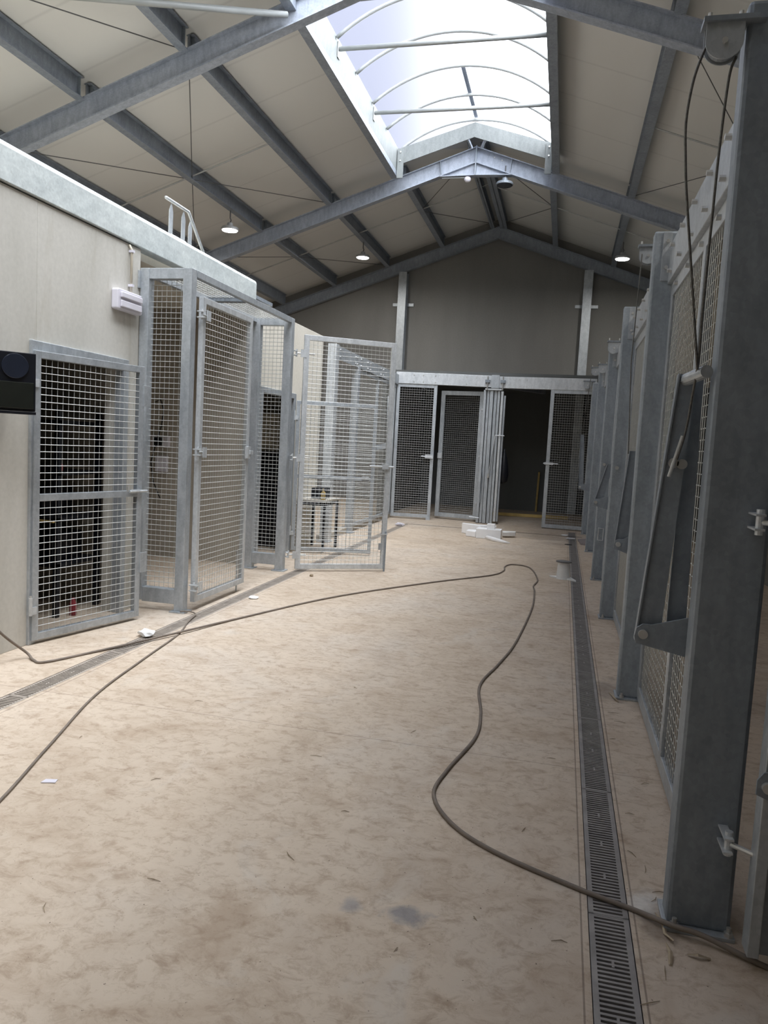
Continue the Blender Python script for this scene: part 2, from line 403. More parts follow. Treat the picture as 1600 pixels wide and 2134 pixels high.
# ================================================================== roof steel
frame_labels = {9.1: 'grey steel portal rafter crossing nearest overhead, below the skylight',
                15.15: 'blue-grey steel portal rafter with haunched apex at the far end of the skylight',
                20.42: 'grey steel end rafter running along the top of the rear gable wall'}
def rafter(Y, haunch):
    root = thing('portal_frame', frame_labels[Y], 'roof beam', (XR, Y, 4.9))
    off = (XR, Y, 4.9)
    for sgn in (-1, 1):
        xe = XL if sgn < 0 else XRT
        L = abs(xe - XR)
        m = MB(off)
        P = lambda d, z0: (XR + sgn * d, z0 - PITCH * d)
        m.prism([P(0, 7.385), P(L, 7.385), P(L, 7.115), P(0, 7.115)], 'y', Y - .006, Y + .006)
        m.prism([P(0, 7.40), P(L, 7.40), P(L, 7.385), P(0, 7.385)], 'y', Y - .075, Y + .075)
        m.prism([P(0, 7.115), P(L, 7.115), P(L, 7.098), P(0, 7.098)], 'y', Y - .075, Y + .075)
        m.build('rafter', 'galv_rafter' if haunch else 'galv_beam', root)
        if haunch:
            q = MB(off).prism([P(0, 7.115), P(.68, 7.115), P(.68, 7.10), (XR, 6.875)], 'y', Y - .006, Y + .006)
            q.prism([(XR, 6.88), P(.70, 7.11), P(.70, 7.095), (XR, 6.862)], 'y', Y - .075, Y + .075)
            q.build('haunch', 'galv_rafter', root)
            MB(off).prism([P(.69, 7.385), P(.70, 7.385), P(.67, 7.11), P(.655, 7.11)], 'y', Y - .072, Y + .072).build('stiffener', 'galv_post', root)
    if haunch:
        MB(off).box(XR - .012, XR + .012, Y - .08, Y + .08, 6.865, 7.41).build('apex_plate', 'galv_post', root)
        for i, (dx, dz) in enumerate(((.35, 7.2), (.5, 7.14))):
            MB(off).tube([(XR + dx, Y - .02, dz), (XR + dx, Y, dz)], .014, 8).build('bolt', 'bolt', root)
        for sgn in (-1, 1):
            MB(off).bar((XR + sgn * .09, Y - .05, 7.36), (XR + sgn * .19, Y - .12, 7.56), .05, .03).build('fixing_bracket', 'galv_bright', root)
    return root
rafter(9.1, True); rafter(15.15, True); rafter(20.42, False)

side = {-1: 'left', 1: 'right'}
order = {1: 'first', 2: 'second', 3: 'third', 4: 'fourth'}
bays = [(3.2, 9.03, 'before the near rafter'), (9.17, 15.08, 'between near and haunched rafters'), (15.22, 20.36, 'behind the haunched rafter')]
for sgn in (-1, 1):
    for k in (1, 2, 3, 4):
        for y0, y1, bt in bays:
            if k == 1 and y0 < 15: continue
            if sgn > 0 and k > 3: continue
            x = XR + sgn * 1.47 * k; zb = rz_(x, 7.385); off = (x, y0, zb)
            root = thing('purlin', '%s purlin from the ridge, %s slope, %s' % (order[k], side[sgn], bt), 'roof beam', off)
            m = MB(off)
            w2 = .065
            m.prism([(x - w2, zb), (x + w2, zb), (x + w2, zb + .012), (x - w2, zb + .012)], 'y', y0, y1)
            m.box(x - .005, x + .005, y0, y1, zb + .012, zb + .262)
            m.prism([(x - w2, zb + .26), (x + w2, zb + .26), (x + w2, zb + .272), (x - w2, zb + .272)], 'y', y0, y1)
            m.build('beam', 'galv_beam', root)
            for yc in (y0 + .05, y1 - .06):
                MB(off).box(x - .05, x + .05, yc, yc + .012, zb + .012, zb + .26).build('end_cleat', 'galv_post', root)
# ridge beams beyond the skylight
for dx, w2, lb in ((-.17, .05, 'narrow steel ridge beam beyond the skylight, left one of the pair'), (.12, .09, 'wide steel ridge beam beyond the skylight, right one of the pair')):
    x = XR + dx; zb = 7.34; off = (x, 15.22, zb)
    m = MB(off).box(x - w2, x + w2, 15.22, 20.36, zb, zb + .012).box(x - .006, x + .006, 15.22, 20.36, zb, zb + .2).box(x - w2, x + w2, 15.22, 20.36, zb + .19, zb + .2)
    tag(m.build('ridge_beam', 'galv_beam'), lb, 'roof beam')
for x, lb in ((-4.57, 'tall galvanised gable column, left one on the rear wall'), (.29, 'tall galvanised gable column, right one on the rear wall')):
    off = (x, 20.4, 0); zt = rz_(x, 7.10)
    root = thing('gable_column', lb, 'column', off)
    MB(off).box(x - .11, x + .11, 20.32, 20.33, 0, zt).box(x - .005, x + .005, 20.33, 20.56, 0, zt).box(x - .11, x + .11, 20.56, 20.572, 0, zt).build('shaft', 'galv', root)
    for s2 in (-1, 1):
        MB(off).box(x + s2 * .20 - .09, x + s2 * .20 + .09, 20.55, 20.58, 5.35, 5.43).build('wall_tie', 'galv', root)

# skylight
zc = 7.27; hw = 1.49; sag = .53
RAD = (hw * hw + sag * sag) / (2 * sag)
def arc(n=24, dr=0):
    a0 = math.asin(hw / RAD); zc0 = zc + sag - RAD
    return [(XR + (RAD + dr) * math.sin(a), zc0 + (RAD + dr) * math.cos(a)) for a in [-a0 + 2 * a0 * i / n for i in range(n + 1)]]
arcp = arc()
dome = MB()
vs = [(x, y, z) for y in (SKY0, 14.82) for x, z in arcp]; n = len(arcp)
dome.add(vs, [(i, i + 1, n + i + 1, n + i) for i in range(n - 1)])
struct('window_1', dome, 'glazing')
e = MB(); e.add([(x, 14.83, z) for x, z in arcp] , [tuple(range(n))]); struct('window_2', e, 'glazing')
struct('wall_skylight_front', MB().prism(arcp + [(XR + hw, 6.6), (XR - hw, 6.6)], 'y', SKY0 - .1, SKY0), 'wall_dark')
for i, y in enumerate([14.78 - 1.03 * k for k in range(0, 9)]):
    names = ['at its far end', 'first from the far end', 'second from the far end', 'third from the far end', 'fourth from the far end', 'fifth from the far end']
    o = MB((XR, y, zc)).tube([(p[0], y, p[1]) for p in arc(24, -.035)], .027, 8).build('skylight_arch', 'tube', None, smooth=True)
    if i < 6: tag(o, 'curved pale tube arching under the skylight sheets, ' + names[i], 'skylight arch', 'curved tubes of the skylight')
    else: tag(o, 'curved pale tube of the skylight above and behind the view', 'skylight arch', 'curved tubes of the skylight')
for y, lb in ((12.86, 'straight pale tie tube across the skylight, far one'), (10.78, 'straight pale tie tube across the skylight, near one')):
    root = thing('skylight_tie', lb, 'tie bar', (XR, y, 7.15))
    off = (XR, y, 7.15)
    MB(off).tube([(XR - 1.46, y, 7.15), (XR + 1.46, y, 7.15)], .033, 12).build('tube', 'tube', root, smooth=True)
    for s2 in (-1, 1): MB(off).box(XR + s2 * 1.47 - .006, XR + s2 * 1.47 + .006, y - .05, y + .05, 7.02, 7.24).build('end_plate', 'tube', root, .003)
for sgn, lb in ((-1, 'pale sheet metal curb along the left side of the skylight'), (1, 'grey metal curb along the right side of the skylight')):
    xa = XR + sgn * 1.48; xb = XR + sgn * 1.56; off = (xa, 3, 6.8)
    root = thing('skylight_curb', lb, 'skylight curb', off)
    MB(off).box(min(xa, xb), max(xa, xb), SKY0, 14.86, 6.86, zc + .02).build('upstand', 'galv_curb', root, .004)
    xo = XR + sgn * 1.61
    MB(off).box(min(xa, xo), max(xa, xo), SKY0, 14.86, 6.76, 6.86).build('curb_channel', 'galv_beam', root)
# bent closing plate
off = (XR, 14.72, 7.2)
root = thing('gable_plate', 'bent galvanised plate closing the far end of the skylight', 'steel plate', off)
a = .30
MB(off).prism([(XR - 1.46, 7.25), (XR, 7.685), (XR + 1.46, 7.25), (XR + 1.46, 6.95), (XR, 7.42), (XR - 1.46, 6.95)], 'y', 14.69, 14.71).build('plate', 'galv_curb', root)
for s2 in (-1, 1):
    MB(off).box(XR + s2 * 1.40 - .06, XR + s2 * 1.40 + .06, 14.66, 14.68, 6.70, 7.25).build('end_leg', 'galv_curb', root)
    for zz in (7.02, 7.18): MB(off).tube([(XR + s2 * 1.40, 14.64, zz), (XR + s2 * 1.40, 14.66, zz)], .014, 8).build('bolt', 'bolt', root)
tag(MB((XR, 13.8, 7.7)).prism([(XR - .035, 7.81), (XR + .035, 7.81), (XR + .035, 7.83), (XR - .035, 7.83)], 'y', 12.86, 14.8).build('skylight_ridge_strip', 'galv_beam'),
    'short dark strip running along the top of the skylight at its far end', 'strip')

# rods and sag bars
def P_(x, y, z0=7.42): return (x, y, rz_(x, z0))
def px(k): return XR + 1.47 * k
rods = [((px(-3), 6.1), (px(-2), 9.1), 'above and in front of the nearest rafter, upper left'),
        ((px(-2), 9.17), (px(-3), 12.1), 'running down behind the nearest rafter to the third left purlin'),
        ((px(-4), 9.17), (px(-3), 12.1), 'rising from behind the left beam to the third left purlin'),
        ((px(-3), 12.1), (px(-2), 15.08), 'from the third left purlin to the haunched rafter'),
        ((px(-3), 12.1), (px(-4), 15.08), 'dropping from the third left purlin behind the metal railing'),
        ((XR, 15.22), (px(-1), 17.3), 'left of the ridge, behind the haunched apex'),
        ((px(-1), 17.4), (XR, 20.3), 'from the first left purlin to the rear ridge'),
        ((XR, 15.22), (px(1), 17.3), 'right of the ridge, behind the haunched apex'),
        ((px(1), 17.3), (XR, 20.3), 'from the first right purlin to the rear ridge'),
        ((px(-4), 15.22), (px(-3), 17.3), 'low on the left slope behind the haunched rafter'),
        ((px(-3), 17.3), (px(-2), 20.3), 'above the left hanging lamp of the far bay'),
        ((px(2), 15.08), (px(3), 12.1), 'on the right slope in front of the haunched rafter'),
        ((px(2), 9.17), (px(3), 12.1), 'on the right slope behind the steel pulley')]
for a, b2, lb in rods:
    p = P_(*a); q = P_(*b2)
    tag(MB(p).tube([p, q], .007, 6).build('brace_rod', 'rod'), 'thin dark roof brace rod ' + lb, 'brace rod')
for Y, ks in ((12.05, [(-4, -3), (-3, -2), (2, 3)]), (17.35, [(-4, -3), (-3, -2), (-2, -1), (-1, 0), (0, 1), (1, 2), (2, 3)])):
    for k0, k1 in ks:
        p = P_(px(k0), Y, 7.45); q = P_(px(k1), Y, 7.45)
        bay = 'nearer roof bay' if Y < 15 else 'far roof bay'
        sd = 'left' if k0 < 0 else 'right'
        kk = {0: 'ridge', 1: 'first', 2: 'second', 3: 'third', 4: 'fourth'}
        lb = 'thin sag bar across the %s, %s slope, between %s and %s purlins' % (bay, sd, kk[abs(k0)], kk[abs(k1)])
        tag(MB(p).tube([p, q], .013, 6).build('sag_bar', 'rodlite'), lb, 'sag bar')
# oblique tube near the top left
tag(MB((-3.61, 8.95, 6.64)).tube([(-3.61, 8.95, 6.64), (-5.83, 6.69, 5.83)], .036, 12).build('strut_tube', 'tube', None, smooth=True), 'pale square-cut tube ending at the nearest rafter, top of the view', 'strut')

# high bay lamps
def highbay(loc, label, lit=True, energy=60):
    root = thing('high_bay_lamp', label, 'lamp', loc, 0)
    MB().lathe((0, 0, 0), [(.05, .13), (.06, .07), (.15, .05), (.165, .03), (.165, .0), (.15, -.005)], 24).build('housing', 'galv_post' if not lit else 'rodlite', root, smooth=False)
    MB().lathe((0, 0, 0), [(.148, -.004), (.14, -.016), (.02, -.022)], 24).build('diffuser', 'lamp_on' if lit else 'lens', root)
    MB().tube([(0, 0, .13), (.02, 0, .18), (0, 0, .22), (0, 0, .36)], .012, 6).build('hook', 'rod', root)
    if lit:
        d = bpy.data.lights.new('lamp_light', 'AREA'); d.shape = 'DISK'; d.size = .28; d.energy = energy * LAMP; d.color = (1, .97, .92)
        l = bpy.data.objects.new('lamp_light', d); COL.objects.link(l); l.parent = root; l.location = (0, 0, -.03)
    return root
highbay((-6.47, 13.6, 5.46), 'lit round high bay lamp hanging left, above the metal railing')
highbay((-5.01, 17.8, 5.98), 'lit round high bay lamp hanging in the far bay left of centre')
highbay((.93, 17.6, 5.88), 'lit round high bay lamp hanging over the right cages near the rear wall')
highbay((-1.49, 15.12, 6.67), 'unlit round high bay lamp hanging under the apex of the haunched rafter', False)
o = MB((-2.22, 15.15, 6.82)).lathe((-2.22, 15.15, 6.80), [(.03, .06), (.06, .04), (.07, 0), (.045, -.04), (.01, -.05)], 16).build('detector', 'white', None, smooth=True)
tag(o, 'small white round detector under the haunched rafter apex', 'detector')
tag(MB((-2.5, 15.15, 6.84)).tube([(-2.72, 15.12, 6.83), (-2.28, 15.12, 6.83)], .009, 6).build('conduit', 'tube'), 'thin white conduit running left from the roof detector', 'conduit')

# ================================================================== left partition fittings
off = (WX, 2, 3.13)
root = thing('roof_edge_beam', 'long streaked galvanised beam with rounded top lying along the left concrete wall', 'beam', off)
prof = [(WX + .02, 3.14), (WX + .02, 3.36), (WX + .012, 3.385), (WX - .01, 3.40), (WX - .10, 3.42), (WX - .10, 3.14)]
MB(off).prism(prof, 'y', -3.0, 8.42).build('fascia', 'galv_fascia', root, .006)
MB(off).prism([(WX + .01, 3.20), (WX + .01, 3.24), (WX - .3, 3.28), (WX - .3, 3.22)], 'y', 8.42, 8.95).build('end_plate', 'galv_post', root)
# railing on top
off = (-3.8, 6.9, 3.42)
root = thing('roof_railing', 'small galvanised railing with flat uprights standing on the left beam', 'railing', off)
MB(off).tube([(-3.8, 6.60, 3.77), (-3.8, 7.04, 3.77), (-3.8, 7.42, 3.42)], .016, 8).build('handrail', 'galv_bright', root, smooth=True)
MB(off).tube([(-3.8, 6.70, 3.46), (-3.8, 7.0, 3.46)], .010, 6).build('lower_rail', 'galv_bright', root)
for y in (6.71, 6.95, 7.09):
    z1 = 3.75 if y < 7.05 else 3.70
    MB(off).prism([(y - .035, 3.40), (y + .03, 3.40), (y + .035, z1 - .08), (y + .005, z1), (y - .03, z1 - .07)], 'x', -3.81, -3.80).build('upright', 'galv', root)

# emergency light and conduit
off = (-3.66, 5.73, 2.57)
root = thing('emergency_light', 'pale rectangular bulkhead light mounted on the concrete wall beside the cage post', 'light fitting', off)
MB(off).prism([(5.55, 2.565), (5.55, 2.715), (5.565, 2.725), (5.90, 2.725), (5.915, 2.71), (5.915, 2.57), (5.90, 2.558), (5.565, 2.558)], 'x', -3.66, -3.60).build('body', 'white', root, .008)
MB(off).box(-3.60, -3.585, 5.585, 5.89, 2.58, 2.635).build('lens', 'white', root, .006)
MB(off).box(-3.60, -3.58, 5.585, 5.89, 2.655, 2.70).build('upper_lens', 'white', root, .006)
off = (-3.64, 5.80, 2.9)
root = thing('wall_conduit', 'thin cream conduit running down the wall to the bulkhead light', 'conduit', off)
MB(off).tube([(-3.64, 5.80, 2.72), (-3.64, 5.80, 3.08), (-3.655, 5.78, 3.12)], .011, 8).build('pipe', 'cream', root, smooth=True)
for z in (2.78, 3.06): MB(off).box(-3.66, -3.62, 5.785, 5.815, z, z + .02).build('clip', 'white', root)

# traffic signal
root = thing('signal_light', 'black two-lens signal box fixed to the wall at the left edge', 'signal light', (-3.376, 4.30, 1.645), math.radians(49))
MB().box(-.31, 0, 0, .09, .02, .395).build('housing', 'black', root, .004)
MB().tube([(-.125, 0, .305), (-.125, -.014, .305)], .080, 28).build('lens', 'lens', root, .004)['label'] = 'upper dark blue round lens'
MB().box(-.24, -.012, -.012, 0, .035, .205).build('lens', 'lens2', root, .004)['label'] = 'lower dark square lens'
MB().box(-.31, 0, -.02, .09, 0, .018).build('visor', 'black', root, .002)
MB().box(-.22, -.14, .09, .24, .15, .22).build('wall_arm', 'black', root)

# ------------------------------------------------------------------ gate builder (local XZ plane, hinge at x=0)
def leaf(name, label, cat, loc, rz, W, z0, z1, m=.05, d=.04, mid=None, mat='galv', wire='wire', pitch=.05, group=None, fr=.0026):
    root = thing(name, label, cat, loc, rz, group)
    f = MB().box(0, m, -d / 2, d / 2, z0, z1).box(W - m, W, -d / 2, d / 2, z0, z1).box(m, W - m, -d / 2, d / 2, z0, z0 + m).box(m, W - m, -d / 2, d / 2, z1 - m, z1)
    f.build('frame', mat, root, .003)
    zz = [(z0 + m, z1 - m)]
    if mid:
        MB().box(m, W - m, -d / 2, d / 2, mid - m / 2, mid + m / 2).build('midrail', mat, root, .003)
        zz = [(z0 + m, mid - m / 2), (mid + m / 2, z1 - m)]
    for a, b3 in zz: MB().mesh(m, W - m, a, b3, -d * .3, pitch, fr).build('mesh_panel', wire, root)
    return root
def butt_hinge(root, z, x=-.02, y=-.03):
    h = MB().tube([(x, y, z - .06), (x, y, z + .07)], .013, 10).box(x - .005, x + .05, y - .004, y + .006, z - .055, z + .0).build('hinge', 'galv_bright', root, .001)
    MB().tube([(x, y, z + .07), (x, y, z + .085)], .008, 8).build('hinge_pin', 'bolt', h)
def eye_hinge(root, z, x=-.05, y=-.01, L=.12):
    h = MB().box(x - .045, x - .02, y - .035, y + .035, z + .02, z + .03).box(x - .045, x - .02, y - .035, y + .035, z - .03, z - .02).tube([(x - .015, y, z - .04), (x - .015, y, z + .045)], .011, 8).build('hinge', 'galv_bright', root, .001)
    MB().tube([(x - .01, y, z), (x + L, y, z)], .010, 8).build('eye_bolt', 'bolt', h)
    MB().box(x + .03, x + .10, y - .028, y - .020, z - .045, z + .045).build('lug_plate', 'galv_bright', h)

R_ = math.radians
g = leaf('mesh_gate', 'grey mesh gate with a midrail, standing slightly open beside the black signal box', 'gate', (-3.645, 4.61, 0), R_(76), 1.03, .03, 2.10, .052, .045, 1.065, 'galv')
butt_hinge(g, .28); butt_hinge(g, 1.9)
MB().box(.90, .99, -.045, -.025, 1.07, 1.10).tube([(.88, -.04, 1.085), (1.07, -.04, 1.085)], .010, 8).build('slide_bolt', 'galv_bright', g, .001)
MB().tube([(.86, -.04, 1.085), (.86, -.04, 1.125)], .008, 6).build('bolt_handle', 'bolt', g)
for z in (.40, 1.78): MB().box(1.02, 1.095, -.03, -.022, z, z + .17).build('keep_plate', 'galv', g, .002)

# antechamber: fixed panel facing the camera at Y=6
XA, XB = -3.655, -3.165
def end_panel(name, label, Y, xa, xb, ml, mr, ztop, foot):
    off = (xa, Y, 0)
    root = thing(name, label, 'cage panel', off)
    MB(off).box(xa, xa + ml, Y - .04, Y + .05, .0 if foot else .08, ztop).build('post', 'galv', root, .004)
    MB(off).box(xb - mr, xb, Y - .04, Y + .05, 0, ztop).build('post', 'galv', root, .004)
    MB(off).box(xa + ml, xb - mr, Y - .035, Y + .045, ztop - .09, ztop).build('top_rail', 'galv', root, .004)
    MB(off).box(xa + ml, xb - mr, Y - .035, Y + .045, .07, .20).build('bottom_rail', 'galv', root, .004)
    me = MB((xa, Y, 0)); me.mesh(xa + ml, xb - mr, .20, ztop - .09, Y + .02, .046, .0028); me.build('mesh_panel', 'wire', root)
    MB(off).box(xb - mr - .03, xb + .03, Y - .07, Y + .08, 0, .012).build('base_plate', 'galv', root, .002)
    if foot: MB(off).box(xa - .03, xa + ml + .03, Y - .07, Y + .08, 0, .012).build('base_plate', 'galv', root, .002)
    return root
p = end_panel('cage_end_panel', 'narrow full-height mesh panel with wide posts beside the concrete wall end', 6.0, XA, XB, .085, .085, 2.975, False)
MB((XA, 6, 0)).box(-3.70, XA + .01, 5.93, 5.96, 2.80, 2.95).build('wall_bracket', 'galv', p, .003)
MB((XA, 6, 0)).tube([(-3.685, 5.915, 2.87), (-3.685, 5.93, 2.87)], .014, 8).build('bolt', 'bolt', p)
p2 = end_panel('cage_end_panel', 'narrow mesh panel standing on two posts behind the tall narrow gate', 8.42, -3.66, -3.165, .10, .10, 2.975, True)
# mesh roof between them
off = (-3.4, 7.2, 2.95)
root = thing('cage_roof_panel', 'horizontal mesh roof of the narrow cage entry on the left', 'cage panel', off)
MB(off).box(-3.215, -3.165, 6.06, 8.37, 2.915, 2.975).build('edge_rail', 'galv', root, .003)
MB(off).box(-3.64, -3.60, 6.06, 8.37, 2.915, 2.975).build('edge_rail', 'galv', root, .003)
MB(off).box(-3.60, -3.215, 7.12, 7.20, 2.915, 2.975).build('cross_rail', 'galv_post', root, .003)
mm = MB(off)
for i in range(1, 8): x = -3.60 + .385 * i / 8; mm.tube([(x, 6.06, 2.95), (x, 8.37, 2.95)], .0028, 4, False)
for i in range(1, 46): y = 6.06 + 2.31 * i / 46; mm.tube([(-3.60, y, 2.955), (-3.215, y, 2.955)], .0028, 4, False)
mm.build('mesh_panel', 'wire', root)
# narrow tall gate along the entry
g = leaf('mesh_gate', 'tall narrow mesh gate hanging closed on the cage corner post, left of centre', 'gate', (-3.135, 6.08, 0), R_(90), 1.07, .08, 2.76, .055, .045, None, 'galv_bright')
for z in (.22, 1.42, 2.6): eye_hinge(g, z, -.03, -.035)
MB().box(.98, 1.06, -.05, -.02, 1.36, 1.48).box(1.03, 1.10, -.06, -.045, 1.40, 1.44).build('latch', 'galv_bright', g, .002)
MB().tube([(.98, .02, .0), (.98, .02, .42)], .010, 8).build('drop_bolt', 'galv_bright', g)
# big open gate
ang = math.atan2(9.07 - 8.49, -2.07 + 3.03)
g = leaf('mesh_gate', 'tall wide mesh gate swung open into the hall, in the middle of the view', 'gate', (-3.045, 8.485, 0), ang, 1.135, .03, 2.80, .06, .045, None, 'galv_bright', fr=.0024)
for z in (.20, 1.36, 2.58): eye_hinge(g, z, -.07, 0, .2)
MB().box(1.02, 1.10, -.06, -.03, 1.27, 1.33).tube([(.86, -.045, 1.30), (1.17, -.045, 1.30)], .011, 8).build('slide_bolt', 'galv_bright', g, .001)
MB().tube([(1.115, -.035, -.0), (1.115, -.035, .50)], .011, 8).build('drop_bolt', 'galv_post', g)
MB().box(1.04, 1.135, -.05, -.035, .46, .475).build('bolt_handle', 'galv_bright', g)
MB().box(1.04, 1.08, -.03, .0, .27, .35).build('bolt_guide', 'galv', g)
# midrail gate behind it
ang = math.atan2(10.21 - 9.92, -2.56 + 3.64)
g = leaf('mesh_gate', 'shorter mesh gate with a midrail, swung open behind the tall wide gate', 'gate', (-3.63, 9.92, 0), ang, 1.12, .03, 2.11, .05, .04, 1.07, 'galv', 'wire_dull')
butt_hinge(g, .3); butt_hinge(g, 1.9)
MB().box(.95, 1.05, -.045, -.02, 1.07, 1.11).build('slide_bolt', 'galv_bright', g, .001)

# far-left cages: posts, beam, mesh line at x=-3.6
def post(name, label, x0, x1, y0, y1, ztop, mat='galv', foot=True, cat='post', group=None):
    off = ((x0 + x1) / 2, (y0 + y1) / 2, 0)
    root = thing(name, label, cat, off, 0, group)
    MB(off).box(x0, x1, y0, y1, .01, ztop).build('shaft', mat, root, .006)
    if foot: MB(off).box(x0 - .03, x1 + .02, y0 - .05, y1 + .05, 0, .014).build('base_plate', mat, root, .002)
    return root
post('cage_post', 'pale steel cage post at the end of the cream wall, seen through the open gate', -3.62, -3.48, 11.15, 11.32, 3.06, 'galv_bright')
post('cage_post', 'steel cage post in the middle of the far left cage line, seen through mesh', -3.62, -3.50, 12.55, 12.67, 2.86, 'galv')
off = (-3.55, 13.3, 2.85)
root = thing('cage_beam', 'bolted galvanised beam over the far left cage line', 'beam', off)
MB(off).box(-3.60, -3.52, 11.32, 15.8, 2.85, 3.06).build('beam', 'galv', root, .004)
for y in (11.5, 12.4, 12.5, 12.75, 13.2, 13.4, 14.2, 14.4, 15.3):
    for z in (2.90, 3.01): MB(off).tube([(-3.52, y, z), (-3.505, y, z)], .014, 6).build('bolt', 'bolt', root)
def side_panel(label, x, ya, yb, z0, z1, m=.06, mull=None, mat='galv', wire='wire', fr=.0028, flip=1, cat='cage panel', pitch=.05, layers=1):
    # panel in the YZ plane, local x runs along +Y
    root = thing('cage_side_panel', label, cat, (x, ya, 0), R_(90))
    W = yb - ya
    fmb = MB().box(0, m, -.025, .025, z0, z1).box(W - m, W, -.025, .025, z0, z1).box(m, W - m, -.025, .025, z0, z0 + m).box(m, W - m, -.025, .025, z1 - m, z1)
    fmb.build('frame', mat, root, .003)
    xs = [m, W - m]
    if mull:
        MB().box(mull - .03, mull + .03, -.027, .027, z0 + m, z1 - m).build('mullion', mat, root, .003)
        xs = [m, mull - .03, None, mull + .03, W - m]
        segs = [(m, mull - .03), (mull + .03, W - m)]
    else: segs = [(m, W - m)]
    for a, b3 in segs: MB().mesh(a, b3, z0 + m, z1 - m, .01 * flip, pitch, fr).build('mesh_panel', wire, root)
    return root
side_panel('mesh panel of the far left cage line, against the rear cages', -3.57, 12.68, 15.72, .09, 2.84, .06, 1.5)

# ------------------------------------------------------------------ items seen inside the left rooms
off = (-4.35, 5.6, 0)
root = thing('storage_rack', 'black storage rack standing in the dark room behind the left gate', 'shelf', off)
for xx in (-4.72, -4.02):
    for yy in (5.35, 5.9): MB(off).box(xx, xx + .04, yy, yy + .04, 0, 1.72).build('upright', 'black', root)
for z in (.42, .80, 1.18, 1.6): MB(off).box(-4.72, -3.98, 5.35, 5.94, z, z + .03).build('shelf', 'black', root)
tag(MB((-4.35, 5.6, .45)).box(-4.62, -4.1, 5.45, 5.85, .45, .68).build('tool_case', 'black', None, .01), 'black case on the lower shelf of the rack behind the left gate', 'case')
tag(MB((-4.35, 5.6, .83)).box(-4.55, -4.2, 5.45, 5.85, .83, 1.06).build('tool_case', 'black', None, .01), 'black case on the middle shelf of the rack behind the left gate', 'case')
tag(MB((-3.95, 5.45, .0)).lathe((-3.93, 5.50, 0), [(.028, 0), (.03, .02), (.03, .10), (.015, .13), (.012, .15)], 14).build('red_canister', 'red', None, smooth=True), 'small red canister on the floor at the foot of the black rack', 'canister')
tag(MB((-4.1, 5.6, 1.21)).lathe((-4.0, 5.40, 1.22), [(.02, 0), (.022, .01), (.022, .05), (.01, .06)], 14).build('red_can', 'red', None, smooth=True), 'red can on the upper shelf of the rack behind the left gate', 'can')
tag(MB((-4.2, 5.4, .8)).bar((-4.7, 5.33, .835), (-4.0, 5.33, .80), .03, .012).build('spirit_level', 'yellow', None), 'thin yellow batten lying along the shelf edge behind the left gate', 'batten')
# socket box and cable on the inner wall
off = (-4.93, 8.62, 1.4)
root = thing('socket_box', 'white socket box with black plug on the wall inside the narrow cage entry', 'socket', off)
MB(off).box(-5.05, -4.82, 8.58, 8.64, 1.39, 1.53).build('box', 'white', root, .004)
MB(off).box(-5.0, -4.90, 8.55, 8.58, 1.41, 1.51).build('plug', 'black', root, .004)
tag(MB((-4.9, 8.6, 1.1)).box(-5.0, -4.84, 8.59, 8.64, 1.08, 1.28).build('switch_box', 'white', None, .004), 'plain white box below the socket box inside the narrow entry', 'switch box')
tag(MB((-4.95, 8.57, 1.4)).tube([(-5.02, 8.6, 1.95), (-4.93, 8.57, 1.98), (-4.88, 8.56, 1.85), (-4.9, 8.55, 1.65), (-4.95, 8.55, 1.5)], .007, 6).build('black_cable', 'black', None), 'thin black cable looping above the socket box', 'cable')
tag(MB((-5.0, 8.57, 1.1)).tube([(-4.97, 8.55, 1.42), (-5.04, 8.56, 1.2), (-5.0, 8.56, .95), (-4.9, 8.56, .75)], .007, 6).build('black_cable', 'black', None), 'thin black cable hanging below the socket box', 'cable')
tag(MB((-4.2, 10.5, 1.3)).box(-4.36, -4.0, 10.3, 10.7, 1.38, 1.93).build('wall_tank', 'cream', None, .02), 'cream box seen deep inside through the far narrow mesh panel', 'tank')
tag(MB((-4.2, 10.5, 0)).box(-4.5, -3.9, 10.2, 10.75, 0, 1.37).build('black_cabinet', 'black', None, .01), 'black cabinet under the cream box in the far left room', 'cabinet')
# bench against the cream wall
off = (-3.45, 10.5, 0)
root = thing('work_bench', 'small black-legged workbench against the cream wall behind the open gates', 'bench', off)
MB(off).box(-3.64, -3.2, 10.10, 10.80, .71, .74).build('bench_top', 'wall_in', root, .003)
MB(off).box(-3.62, -3.22, 10.12, 10.78, .66, .71).build('bench_frame', 'black', root)
for xx in (-3.62, -3.25):
    for yy in (10.12, 10.74): MB(off).box(xx, xx + .035, yy, yy + .035, 0, .66).build('leg', 'black', root)
tag(MB((-3.4, 10.4, .74)).box(-3.5, -3.3, 10.3, 10.6, .74, .90).build('tool_box', 'black', None, .02), 'black toolbox on the small workbench behind the gates', 'toolbox')
tag(MB((-3.3, 10.2, .74)).lathe((-3.28, 10.2, .74), [(.03, 0), (.035, .1), (.012, .13), (.012, .16)], 10).build('bottle', 'yellow', None), 'small amber bottle at the near end of the workbench', 'bottle')

